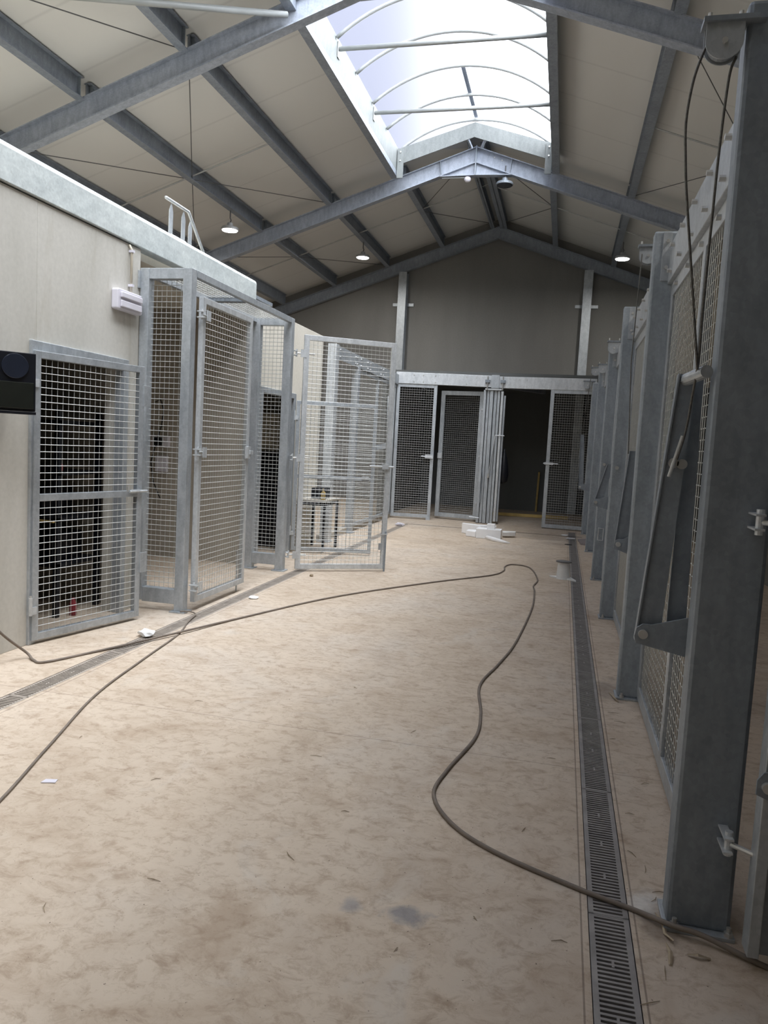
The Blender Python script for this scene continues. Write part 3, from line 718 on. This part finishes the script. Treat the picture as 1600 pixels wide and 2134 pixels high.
# ================================================================== rear cages
def rear(x, y): return (x, y, 0)
off = (-2.5, 15.95, 2.9)
root = thing('cage_beam', 'streaked galvanised header beam over the left half of the rear cages', 'beam', off)
MB(off).prism([(-3.58, 15.80), (-1.52, 16.06), (-1.52, 16.16), (-3.58, 15.90)], 'z', 2.88, 3.12).build('beam', 'galv_bright', root, .004)
for x in (-3.2, -3.0, -2.75, -2.1, -1.9):
    for z in (2.93, 3.07): MB(off).tube([(x, 15.80 + (x + 3.58) * .126 - .012, z), (x, 15.80 + (x + 3.58) * .126 + .02, z)], .012, 6).build('bolt', 'bolt', root)
off = (-.5, 16, 2.9)
root = thing('cage_beam', 'galvanised header beam over the right half of the rear cages', 'beam', off)
MB(off).prism([(-1.48, 16.06), (.55, 15.93), (.55, 16.03), (-1.48, 16.16)], 'z', 2.87, 3.11).build('beam', 'galv_bright', root, .004)
for x in (-1.0, -.85, -.2, -.05, .25, .45):
    for z in (2.92, 3.06): MB(off).tube([(x, 16.06 - (x + 1.48) * .064 - .012, z), (x, 16.06 - (x + 1.48) * .064 + .02, z)], .012, 6).build('bolt', 'bolt', root)
off = (-1.5, 16.1, 2.9)
root = thing('beam_clamp', 'bolted clamp plate where the two rear header beams meet', 'clamp', off)
MB(off).box(-1.58, -1.42, 16.0, 16.06, 2.86, 3.13).build('plate', 'galv', root, .003)
for x in (-1.66, -1.34):
    h = MB(off).box(x - .05, x + .05, 15.97, 16.05, 2.97, 3.03).build('clamp_block', 'galv_post', root, .003)
    MB(off).tube([(x, 16.0, 2.82), (x, 16.0, 3.10)], .014, 8).build('clamp_bolt', 'bolt', h)
a1 = math.atan2(.26, 2.06)
g = leaf('cage_front_panel', 'fixed mesh panel at the left end of the rear cages', 'cage panel', (-3.56, 15.86, 0), a1, .86, .04, 2.88, .07, .05, None, 'galv', 'wire', .05)
MB().box(.68, .85, -.07, -.03, 1.32, 1.40).tube([(.60, -.06, 1.36), (.84, -.06, 1.36)], .012, 8).build('slide_bolt', 'galv_bright', g)
MB().box(.77, .86, -.05, .05, 0, .05).build('foot', 'galv', g)
g = leaf('mesh_gate', 'mesh gate standing ajar in the left doorway of the rear cages', 'gate', (-1.74, 16.30, 0), math.pi - R_(10), .96, .05, 2.80, .09, .05, None, 'galv', 'wire_dull', .045)
MB().box(.86, .96, .03, .06, 1.33, 1.45).build('latch', 'galv_bright', g)
for z in (.4, 1.4, 2.4): MB().box(-.03, .03, .02, .06, z, z + .04).build('hinge', 'galv_bright', g)
# folded channels between the doorways
off = (-1.5, 16.1, 0)
root = thing('channel_stack', 'bundle of tall vertical steel channels between the two rear doorways', 'steel channels', off)
xs = [(-1.735, -1.665, 16.07), (-1.665, -1.60, 16.09), (-1.60, -1.515, 16.05), (-1.515, -1.44, 16.09), (-1.44, -1.375, 16.07)]
for xa, xb, yy in xs: MB(off).box(xa, xb - .012, yy, yy + .09, .01, 2.82).build('channel', 'galv', root, .006)
MB(off).box(-1.365, -1.315, 16.02, 16.14, .06, 2.80).build('channel', 'galv_bright', root, .006)
MB(off).box(-1.31, -1.27, 16.10, 16.2, .06, 2.72).build('channel', 'galv', root, .006)
MB(off).box(-1.70, -1.36, 16.0, 16.12, 2.82, 2.85).build('cap_plate', 'galv_bright', root)
MB(off).tube([(-1.43, 16.0, 1.88), (-1.24, 15.98, 1.88)], .011, 6).build('lever_handle', 'galv_bright', root)
MB(off).tube([(-1.43, 16.0, 1.88), (-1.52, 16.0, 1.05)], .011, 6).build('lever_rod', 'galv_bright', root)
MB(off).lathe((-1.52, 16.0, .98), [(.02, 0), (.03, .03), (.02, .09)], 8).build('rod_clamp', 'bolt', root)
MB(off).tube([(-1.66, 16.03, 1.15), (-1.64, 16.0, 1.0), (-1.66, 16.0, .45)], .011, 6).build('drop_rod', 'galv_post', root)
MB(off).tube([(-1.87, 16.0, .13), (-1.66, 16.0, .12)], .011, 6).build('bottom_rod', 'galv_bright', root)
a2 = -math.atan2(.13, 2.03)
g = leaf('cage_front_panel', 'fixed mesh panel at the right end of the rear cages', 'cage panel', (-.35, 16.03, 0), a2, .88, .02, 2.87, .075, .05, None, 'galv', 'wire', .05)
MB().box(-.03, .15, -.06, -.03, 1.33, 1.38).tube([(-.05, -.05, 1.355), (.25, -.05, 1.355)], .012, 8).build('slide_bolt', 'galv_bright', g)
# inside rear cages
tag(MB((-.6, 20.5, 0)).bar((-.62, 20.42, 0), (-.60, 20.30, 1.06), .10, .05, (1, 0, 0)).build('timber_plank', 'yellow', None, .003), 'upright yellow timber plank leaning on the wall inside the right rear doorway', 'plank')
tag(MB((-.8, 18.5, 0)).bar((-1.7, 18.35, .04), (.2, 18.6, .04), .10, .07).build('timber_batten', 'yellow', None, .003), 'yellow timber lying on the floor across the right rear doorway', 'timber')
for i in range(14):
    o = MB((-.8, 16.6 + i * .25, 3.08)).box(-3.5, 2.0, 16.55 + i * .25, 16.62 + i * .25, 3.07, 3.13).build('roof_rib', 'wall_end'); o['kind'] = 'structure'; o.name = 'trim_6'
tag(MB((-.9, 17, 3)).bar((-1.3, 16.8, 3.0), (-.55, 17.9, 3.0), .10, .16).build('steel_brace', 'galv_beam', None), 'diagonal steel member under the roof inside the right rear doorway', 'brace')
# hanging black jacket
off = (-1.26, 16.35, 1.2)
j = MB(off)
rings = [(1.62, .012, .01), (1.54, .03, .02), (1.42, .07, .05), (1.25, .10, .07), (1.05, .12, .08), (.92, .10, .07), (.86, .04, .03)]
vs = []; n = 14
for z, rx, ry in rings: vs += [(-1.245 + rx * math.cos(2 * math.pi * k / n) * (1 + .12 * math.sin(3 * k)), 16.36 + ry * math.sin(2 * math.pi * k / n), z) for k in range(n)]
j.add(vs, [(i * n + k, i * n + (k + 1) % n, (i + 1) * n + (k + 1) % n, (i + 1) * n + k) for i in range(len(rings) - 1) for k in range(n)] + [tuple(range(n)), tuple((len(rings) - 1) * n + k for k in range(n))])
tag(j.build('jacket', 'black', None, smooth=True), 'black jacket hanging beside the steel channels in the right rear doorway', 'jacket')

# ================================================================== right-hand row of cages
PY = [2.6, 5.06, 7.53, 9.84, 12.66, 15.4]
pl = ['nearest and tallest steel post, filling the right edge of the view',
      'steel post at the far end of the nearest right mesh bay, with bolted beam end',
      'steel post of the right row with a scratch near its top, third from the camera',
      'steel post of the right row with a small handle, fourth from the camera',
      'steel post of the right row, fifth from the camera',
      'steel post of the right row where it meets the rear cages']
for i, y in enumerate(PY):
    off = (.55, y, 0)
    wd = .205 if i == 0 else .185
    root = thing('cage_post', pl[i], 'post', off)
    MB(off).box(.45, .45 + wd, y, y + .10, .012, 2.985).build('shaft', 'galv_post' if i == 0 else 'galv_mid', root, .014)  # nearest post takes darker steel than the rest, painting in its weaker light
    MB(off).box(.44, .46 + wd, y - .03, y + .14, 0, .014).build('base_plate', 'galv', root, .002)
    for xx in ((.475, .645) if i == 0 else (.48, .60)):
        b = MB(off).tube([(xx, y - .016, .014), (xx, y - .016, .045)], .008, 8).tube([(xx, y - .016, .014), (xx, y - .016, .028)], .015, 6).build('anchor_bolt', 'bolt', root)
    if 0 < i < 5:
        MB(off).box(.502, .556, y - .008, y, 2.68, 2.975).build('splice_plate', 'galv', root, .002)
        for z in (2.76, 2.92): MB(off).tube([(.53, y - .022, z), (.53, y - .008, z)], .012, 8).build('bolt', 'bolt', root)
    if i in (2, 3):
        MB(off).tube([(.50, y - .03, 1.47), (.50, y - .01, 1.47)], .018, 12).build('ring_bolt', 'bolt', root)
hb = MB((.55, 9.8, .6))
hb.tube([(.49, 9.83, .67), (.49, 9.78, .67), (.49, 9.78, .52), (.49, 9.83, .52)], .006, 6).tube([(.49, 9.78, .67), (.55, 9.78, .67), (.55, 9.78, .52), (.49, 9.78, .52)], .006, 6)
tag(hb.build('pull_handle', 'galv_bright', None), 'small rectangular pull handle on the fourth right-hand post', 'handle')

bay_l = ['nearest right-hand bay', 'second right-hand bay', 'third right-hand bay', 'fourth right-hand bay', 'right-hand bay beside the rear cages']
for i in range(5):
    ya = PY[i] + .10; yb = PY[i + 1]
    off = (.55, ya, 2.6)
    root = thing('cage_beam', 'bolted galvanised beam above the ' + bay_l[i], 'beam', off)
    MB(off).box(.548, .61, ya, yb, 2.66, 2.90).build('beam', 'galv', root, .004)
    for k in range(6):
        y = ya + .2 + (yb - ya - .4) * (k / 5)
        for z in (2.71, 2.85):
            if i < 2: MB(off).tube([(.523, y + (.05 if z < 2.8 else 0), z), (.548, y + (.05 if z < 2.8 else 0), z)], .013, 6).build('bolt', 'bolt', root)
    p = side_panel('mesh front of the ' + bay_l[i] if i else 'mesh front of the nearest right-hand bay behind the lever arms', .598, ya, yb, .03, 2.66, .085, 1.17, 'galv', 'wire', .0026, 1)
    if i == 0:
        for k in range(5):
            MB().tube([(.4 + k * .42, .025, 2.61), (.4 + k * .42, .045, 2.61)], .013, 6).build('bolt', 'bolt', p)

# pulleys
def pulley(label, x, y, z, s=1.0):
    off = (x, y, z); root = thing('pulley', label, 'pulley', off)
    w = .055 * s
    prof = [(x - w, z + .045 * s), (x + w, z + .045 * s), (x + w, z - .01 * s)] + [(x + w * math.cos(t), z - .01 * s - w * .95 * math.sin(t)) for t in [math.pi * k / 12 for k in range(1, 12)]] + [(x - w, z - .01 * s)]
    MB(off).prism(prof, 'y', y - .022 * s, y - .018 * s).build('cheek_plate', 'galv', root)
    MB(off).prism(prof, 'y', y + .018 * s, y + .022 * s).build('cheek_plate', 'galv', root)
    MB(off).tube([(x, y - .012 * s, z - .01 * s), (x, y + .012 * s, z - .01 * s)], w * .85, 20).build('wheel', 'galv_post', root)
    MB(off).tube([(x, y - .03 * s, z - .01 * s), (x, y + .03 * s, z - .01 * s)], .009 * s, 8).build('axle', 'bolt', root)
    MB(off).box(x - w - .01 * s, x + w + .06 * s, y - .035 * s, y + .035 * s, z + .045 * s, z + .06 * s).build('hanger_plate', 'galv_post', root)
    for dx in (-.045, .045): MB(off).tube([(x + dx * s, y, z + .03 * s), (x + dx * s, y, z + .085 * s)], .007 * s, 6).build('bolt', 'bolt', root)
    return root
pulley('large steel pulley at the top of the nearest right-hand post', .385, 2.6, 2.868)
pulley('small pulley at the top of the second right-hand post', .44, 5.30, 2.90, 1.0)
pulley('disc-shaped pulley at the top of the fourth right-hand post', .50, 9.72, 2.90, 1.3)
pulley('small pulley behind the disc-shaped pulley, at the fifth right-hand post', .50, 12.55, 2.95, 1.2)
pulley('small pulley on a bracket above the right end of the rear cage beam', .49, 15.75, 3.24, 1.4)
pulley('small pulley on the right end of the rear cage beam', .36, 15.85, 2.98, 1.3)
tag(MB((.36, 15.8, 2)).tube([(.42, 15.72, 3.2), (.38, 15.72, 2.7), (.31, 15.72, 1.9)], .006, 5).build('steel_rope', 'rope'), 'thin rope hanging over the right mesh panel of the rear cages', 'rope')
# lever sets
def lever_set(label, y, base=(.31, .97), top=(.37, 1.87), full=True, s=1.0, cap=True):
    off = (base[0], y, base[1]); root = thing('door_lever', label, 'lever', off)
    bx, bz = base
    MB(off).prism([(.50, bz + .085), (bx + .03, bz + .035), (bx, bz + .035), (bx - .02, bz + .02), (bx - .026, bz - .01), (bx - .02, bz - .035), (bx + .01, bz - .04), (.50, bz - .075)], 'y', y - .03, y - .022).build('bracket', 'galv_post', root, .001)
    MB(off).tube([(bx + .002, y - .042, bz), (bx + .002, y + .05, bz)], .016, 16).build('pivot_pin', 'bolt', root)
    dx = top[0] - bx; dz = top[1] - bz
    ar = MB(off)
    ar.prism([(bx - .022, bz - .03), (bx + .062, bz - .03), (top[0] + .048, top[1]), (top[0] - .012, top[1])], 'y', y + .0, y + .006)
    ar.prism([(bx - .022, bz - .03), (bx - .017, bz - .03), (top[0] - .007, top[1]), (top[0] - .012, top[1])], 'y', y - .012, y + .03)
    ar.build('lever_arm', 'galv_post', root)
    if full:
        MB(off).prism([(bx + .085, bz - .02), (bx + .150, bz - .02), (top[0] + .075, top[1] + .01), (top[0] + .03, top[1] + .01)], 'y', y + .035, y + .042).build('rear_arm', 'galv_post', root)
        MB(off).tube([(top[0] + .012, y + .01, top[1] - .02), (top[0] + .055, y - .14, top[1] - .005)], .021, 16).build('handle', 'galv', root)
        for xx, zz in ((.365, 1.567), (.393, 1.565)):
            MB(off).tube([(xx, y - .02, zz), (xx, y + .0, zz)], .017, 16).build('bolt', 'bolt', root)
        MB(off).tube([(.352, y - .03, 1.52), (.385, y - .03, 1.66)], .006, 8).build('rope_clamp', 'bolt', root)
    return root
lever_set('pair of long flat lever arms on a triangular bracket, on the nearest right-hand post', 2.75)
lever_set('long slim lever arm on a rounded bracket beside the second right-hand post', 5.22, (.39, 1.0), (.43, 1.62), False)
lever_set('lever arm with triangular bracket beside the third right-hand post', 7.70, (.335, 1.12), (.43, 1.5), False)
lever_set('upright lever arm in front of the right rear mesh panel, on the fifth right-hand post', 12.78, (.29, 1.05), (.25, 1.90), False)
off = (-3.3, 14.3, 1.5)
root = thing('door_lever', 'upright lever arm on the far left cage line, against the left rear mesh panel', 'lever', off)
MB(off).bar((-3.32, 14.2, 1.55), (-3.36, 14.3, 2.5), .05, .02).build('lever_arm', 'galv', root)
MB(off).bar((-3.545, 14.25, 1.50), (-3.30, 14.2, 1.55), .02, .10).build('bracket', 'galv', root)
# steel ropes
def smooth_pts(pts, n=8):
    P = [Vector(p) for p in pts]; P = [P[0] * 2 - P[1]] + P + [P[-1] * 2 - P[-2]]; out = []
    for i in range(1, len(P) - 2):
        for k in range(n):
            t = k / n; a, b, c, d = P[i - 1], P[i], P[i + 1], P[i + 2]
            out.append(.5 * ((2 * b) + (-a + c) * t + (2 * a - 5 * b + 4 * c - d) * t * t + (-a + 3 * b - 3 * c + d) * t ** 3))
    out.append(P[-2]); return out
tag(MB((.3, 2.6, 2)).tube(smooth_pts([(.352, 2.6, 2.87), (.334, 2.6, 2.85), (.308, 2.6, 2.76), (.296, 2.6, 2.64), (.303, 2.6, 2.53), (.315, 2.6, 2.42), (.349, 2.6, 2.184), (.385, 2.61, 1.945), (.397, 2.62, 1.87)]), .0042, 8).build('steel_rope', 'rope', None, smooth=True), 'slack steel rope looping from the near side of the large pulley to the lever handle', 'rope')
tag(MB((.4, 2.6, 2)).tube(smooth_pts([(.425, 2.6, 2.82), (.410, 2.6, 2.76), (.401, 2.6, 2.563), (.398, 2.6, 2.389), (.394, 2.6, 2.05), (.398, 2.62, 1.90), (.40, 2.69, 1.80), (.392, 2.71, 1.68), (.372, 2.715, 1.58)]), .0042, 8).build('steel_rope', 'rope', None, smooth=True), 'taut steel rope running down from the large pulley along the lever arm', 'rope')
tag(MB((.4, 5.2, 2)).tube([(.40, 5.28, 2.9), (.385, 5.25, 2.2), (.41, 5.2, 1.6)], .004, 6).build('steel_rope', 'rope'), 'thin steel rope beside the left edge of the second right-hand post', 'rope')

# nearest door leaf at the right edge
off = (.66, 2.45, 0)
root = thing('solid_door', 'sheet steel door leaf standing at the right edge behind the nearest post', 'door', off)
MB(off).box(.665, .70, 2.43, 2.50, .05, 2.72).build('edge_frame', 'galv', root, .003)
MB(off).box(.70, 1.9, 2.46, 2.48, .05, 2.72).build('sheet', 'galv_post', root)
MB(off).box(.70, 1.9, 2.43, 2.50, 2.66, 2.72).build('top_rail', 'galv', root, .003)
for z in (.36, 1.40):
    h = MB(off).box(.585, .615, 2.50, 2.60, z - .025, z - .018).box(.585, .615, 2.50, 2.60, z + .02, z + .027).tube([(.605, 2.53, z - .04), (.605, 2.53, z + .04)], .013, 10).build('hinge', 'galv_bright', root, .001)
    MB(off).tube([(.605, 2.53, z), (.67, 2.48, z)], .009, 8).build('eye_bolt', 'bolt', h)
MB(off).prism([(.90, .70), (.70, .665), (.655, .655), (.638, .63), (.638, .585), (.70, .56), (.90, .50)], 'y', 2.405, 2.412).build('bracket', 'galv_post', root, .001)
MB(off).tube([(.667, 2.39, .612), (.667, 2.42, .612)], .016, 16).build('pivot_pin', 'bolt', root)
tag(MB((.6, 2.5, 2.8)).box(.50, .62, 2.49, 2.50, 2.80, 2.93).build('post_plate', 'galv_post', None, .003), 'flat steel plate fixed high on the nearest post at the right edge', 'steel plate')

# ================================================================== floor drains (grates, each liftable)
def grate_mesh(w, L, pitch, mat):
    m = MB(); r = .018
    m.box(-w / 2, -w / 2 + r, 0, L, -.02, -.001).box(w / 2 - r, w / 2, 0, L, -.02, -.001)
    m.box(-w / 2, w / 2, 0, .006, -.02, -.001).box(-w / 2, w / 2, L - .006, L, -.02, -.001)
    n = int(L / pitch)
    for i in range(n):
        y = (i + .5) * L / n
        m.box(-w / 2 + r, w / 2 - r, y - pitch * .24, y + pitch * .24, -.018, -.002)
    for y in (L * .25, L * .5, L * .75): m.box(-.004, .004, y - .018, y + .018, -.02, -.0015)
    return m.build('drain_grate', mat)
g0 = grate_mesh((DR1 - DR0) - .006, .998, .020, 'grate'); xc = (DR0 + DR1) / 2
for i in range(17):
    o = g0 if i == 0 else g0.copy()
    if i: COL.objects.link(o)
    o.location = (xc, -1.4 + i * 1.0, 0)
    tag(o, 'slotted grey drain grate in the right-hand floor channel', 'drain grate', 'grates of the right-hand floor channel')
g1 = grate_mesh((DL1 - DL0) - .006, .998, .022, 'grate_pale'); xc = (DL0 + DL1) / 2
for i in range(13):
    o = g1 if i == 0 else g1.copy()
    if i: COL.objects.link(o)
    o.location = (xc, 1.7 + i * 1.0, 0)
    tag(o, 'slotted dusty drain grate in the left-hand floor channel', 'drain grate', 'grates of the left-hand floor channel')

# ================================================================== cables on the floor
z = .0085
A = [(-3.645, 3.70, 2.2), (-3.645, 3.70, 1.5), (-3.64, 3.74, .95), (-3.62, 3.86, .62), (-3.57, 4.0, .42), (-3.51, 4.17, .20), (-3.448, 4.33, .04), (-3.36, 4.29, z), (-3.265, 4.287, z), (-3.117, 4.629, z), (-2.848, 5.262, z + .012), (-2.628, 5.986, z), (-2.146, 7.254, z), (-1.381, 8.562, z), (-.80, 9.40, z), (-.66, 9.85, z), (-.667, 10.255, z), (-.59, 10.50, z), (-.40, 10.45, z), (-.29, 10.135, z), (-.203, 9.404, z), (-.235, 8.95, z), (-.212, 8.571, z), (-.201, 7.633, z), (-.272, 6.213, z), (-.352, 5.521, z), (-.433, 4.954, z), (-.37, 4.41, z), (-.358, 4.021, z), (-.444, 3.542, z), (-.462, 3.274, z), (-.347, 3.038, z), (-.151, 2.87, z), (.158, 2.721, z), (.36, 2.645, z), (.47, 2.56, .03), (.56, 2.535, .03), (.741, 2.465, z), (1.0, 2.38, z)]
tag(MB((-1, 5, 0)).tube(smooth_pts(A, 10), .0092, 8).build('floor_cable', 'cable', None, smooth=True), 'long brown cable snaking across the floor from the left wall to the near right post', 'cable')
B = [(-1.2, -1.5, z), (-1.75, .3, z), (-2.0, 1.6, z), (-2.15, 2.45, z), (-2.361, 3.125, z), (-2.595, 3.862, z), (-2.727, 4.609, z), (-2.832, 5.269, z * .9), (-2.95, 5.65, z), (-2.991, 5.808, z), (-3.02, 5.93, .015), (-3.10, 5.97, .02), (-3.17, 5.93, .022)]
tag(MB((-2.6, 4, 0)).tube(smooth_pts(B, 10), .0065, 8).build('floor_cable', 'cable', None, smooth=True), 'thinner brown cable running from the cage post foot to the lower left edge', 'cable')

# ================================================================== loose things
def blob(name, c, r, mat, label, cat, seed=0, sub=2, amp=.35):
    rnd = random.Random(seed); bm = bmesh.new(); bmesh.ops.create_icosphere(bm, subdivisions=sub, radius=1)
    for v in bm.verts:
        k = 1 + (rnd.random() - .5) * amp * 2
        v.co = Vector((v.co.x * r[0] * k, v.co.y * r[1] * k, max(v.co.z * r[2] * k, -c[2] + .001)))
    me = bpy.data.meshes.new(name); bm.to_mesh(me); bm.free(); me.materials.append(M[mat])
    o = bpy.data.objects.new(name, me); COL.objects.link(o); o.location = c
    return tag(o, label, cat)
tag(MB((-1.2, 13.7, 0)).prism([(-1.42, 13.35), (-.98, 13.35), (-.98, 13.62), (-1.42, 13.66)], 'z', .002, .17).build('foam_block', 'foam', None, .006), 'largest white polystyrene block in the heap before the rear cages', 'foam')
tag(MB((-1.12, 13.5, .17)).box(-1.24, -1.10, 13.42, 13.56, .171, .26).build('foam_block', 'foam', None, .006), 'small white polystyrene cube on top of the heap', 'foam')
tag(MB((-1.5, 13.8, 0)).prism([(-1.76, 13.98), (-1.70, 13.93), (-1.4, 13.75), (-1.1, 13.8), (-1.12, 13.95), (-1.45, 13.90), (-1.72, 14.02)], 'z', .002, .19).build('foam_strip', 'foam', None, .01), 'long curved white polystyrene strip along the back of the heap', 'foam')
tag(MB((-1.5, 13.6, 0)).prism([(-1.62, 13.5), (-1.43, 13.4), (-1.43, 13.7), (-1.6, 13.72)], 'z', .002, .11).build('foam_block', 'foam', None, .012), 'low broken white polystyrene piece at the left of the heap', 'foam')
tag(MB((-.9, 13.6, 0)).prism([(-.97, 13.7), (-.76, 13.9), (-.76, 14.05), (-1.0, 13.95)], 'z', .03, .10).build('foam_slab', 'paper', None, .004), 'flat pale slab at the right of the polystyrene heap', 'foam')
tag(MB((-1, 13.2, 0)).tube([(-1.22, 13.3, .03), (-1.05, 13.05, .03), (-.88, 12.92, .02), (-.78, 12.9, .012)], [.04, .04, .025, .008], 8).build('foam_roll', 'foam', None, smooth=True), 'thin curled white packing strip in front of the polystyrene heap', 'packing')
off = (.10, 9.72, 0)
root = thing('paper_spool', 'white roll with a dark flange standing by the right-hand drain', 'roll', off)
MB(off).lathe((.10, 9.72, 0), [(.088, .0), (.083, .02), (.074, .20), (.074, .214)], 24).build('roll', 'paper', root, smooth=False)
MB(off).lathe((.10, 9.72, .214), [(.098, 0), (.098, .012), (.03, .014)], 24).build('flange', 'rod', root)
MB(off).prism([(-.07, 9.78), (.05, 9.66), (.06, 9.80)], 'z', .001, .02).build('loose_end', 'paper', root)
MB(off).prism([(.15, 9.64), (.26, 9.55), (.19, 9.80)], 'z', .001, .02).build('loose_end', 'paper', root)
blob('plastic_wrap', (-3.03, 5.15, .028), (.06, .05, .028), 'paper', 'crumpled clear plastic wrap lying by the left drain', 'wrap', 3)
blob('paper_scrap', (-2.86, 6.82, .012), (.05, .05, .012), 'paper', 'torn white scrap by the left drain below the narrow gate', 'scrap', 5, 2, .2)
blob('bottle', (-3.02, 14.33, .03), (.09, .04, .035), 'white', 'crushed clear plastic bottle on the floor before the left rear panel', 'bottle', 8, 2, .25)
blob('foam_scrap', (.23, 14.35, .012), (.09, .05, .012), 'foam', 'small white scrap at the far end of the right drain', 'scrap', 9, 2, .3)
blob('foam_scrap', (.13, 14.9, .012), (.07, .05, .012), 'foam', 'tiny white scrap nearest the right rear mesh panel', 'scrap', 11, 2, .3)
tag(MB((.2, 13.47, 0)).tube([(.19, 13.47, .001), (.19, 13.47, .004)], .065, 20).build('hole_disc', 'trench', None), 'round dark hole in the floor beside the right drain', 'floor hole')  # flat dark disc, the shaded inside of the hole put into its colour
tag(MB((.45, 13.9, 0)).prism([(.40, 13.55), (.60, 13.5), (.62, 14.5), (.36, 14.2)], 'z', .001, .03).build('floor_slab', 'slate', None, .002), 'grey slab piece lying between the right drain and the posts', 'slab')
tag(MB((-2.4, 2.9, 0)).prism([(-2.15, 2.80), (-2.09, 2.82), (-2.10, 2.85), (-2.15, 2.835)], 'z', .001, .005).build('paper_scrap', 'white', None), 'small pale chip beside the thin cable at the lower left', 'scrap')
tag(blob('pebble', (-2.75, 8.25, .01), (.022, .022, .016), 'leaf', 'x', 'pebble', 2), 'small brown lump on the floor under the tall open gate', 'pebble')
rnd = random.Random(12)
spots = [(.42, 2.95), (.40, 3.4), (.38, 3.05), (.50, 3.75), (.46, 2.80), (.43, 2.75), (.41, 4.75), (.44, 4.6), (.38, 4.3), (-.177, 2.436), (-.05, 3.1), (-.4, 2.2), (-1.3, 2.3), (-1.55, 2.05), (-.7, 4.0), (-1.1, 3.5), (-1.7, 3.0), (-2.0, 4.0), (-.8, 3.0), (.05, 3.9), (.42, 2.35), (.36, 2.2), (-.9, 2.6), (-1.2, 4.6), (.1, 2.4), (-2.3, 3.3)]
for i, (x, y) in enumerate(spots):
    a = rnd.random() * 3.14; L = rnd.uniform(.012, .035); c, s2 = math.cos(a) * L, math.sin(a) * L
    near = x > .3
    o = MB((x, y, 0)).tube([(x - c, y - s2, .002), (x + rnd.uniform(-.006, .006), y + rnd.uniform(-.006, .006), .005), (x + c, y + s2, .002)], [.0008, .0018, .0008], 5).build('straw_bit', 'straw' if i % 2 else 'leaf', None)
    if near: tag(o, 'dry straw bit lying between the right-hand drain and the near posts', 'straw', 'straw bits beside the right-hand drain')
    else: tag(o, 'dry straw bit lying on the open floor of the hall', 'straw', 'straw bits on the open floor')
def leafy(pts, w, label):
    m = MB((pts[0][0], pts[0][1], 0)); P = [Vector((p[0], p[1], .004 + .012 * (i % 2))) for i, p in enumerate(pts)]
    n = len(P); vs = []
    for i, p in enumerate(P):
        d = (P[min(i + 1, n - 1)] - P[max(0, i - 1)]).normalized(); a = Vector((-d.y, d.x, 0)) * w * math.sin(math.pi * (i + .3) / (n))
        vs += [p - a, p + Vector((0, 0, .003)), p + a]
    m.add(vs, [(3 * i + j, 3 * i + j + 1, 3 * i + j + 4, 3 * i + j + 3) for i in range(n - 1) for j in (0, 1)])
    m.build('dry_leaf', 'straw'); o = bpy.context.scene.collection.objects[-1]; tag(o, label, 'leaf')
leafy([(.425, 2.66), (.44, 2.60), (.445, 2.55), (.465, 2.50)], .007, 'long dry leaf curling at the left of the nearest post base plate')
leafy([(.44, 2.50), (.445, 2.44), (.44, 2.39)], .008, 'dry leaf lying in front of the nearest post base plate')
leafy([(.50, 2.46), (.53, 2.45), (.57, 2.46)], .008, 'flat dry leaf partly under the cable by the nearest post')
leafy([(.41, 5.15), (.44, 5.0), (.46, 4.97)], .008, 'dry leaf at the foot of the second right-hand post')

# unseen fill lamps of the same kind, added to brighten the near hall
highbay((-6.47, 4.0, 5.5), 'added fill lamp in high bay form over the left rooms, above the view', True, 60)
highbay((2.3, 4.0, 5.6), 'added fill lamp in high bay form over the right cages, above the view', True, 60)
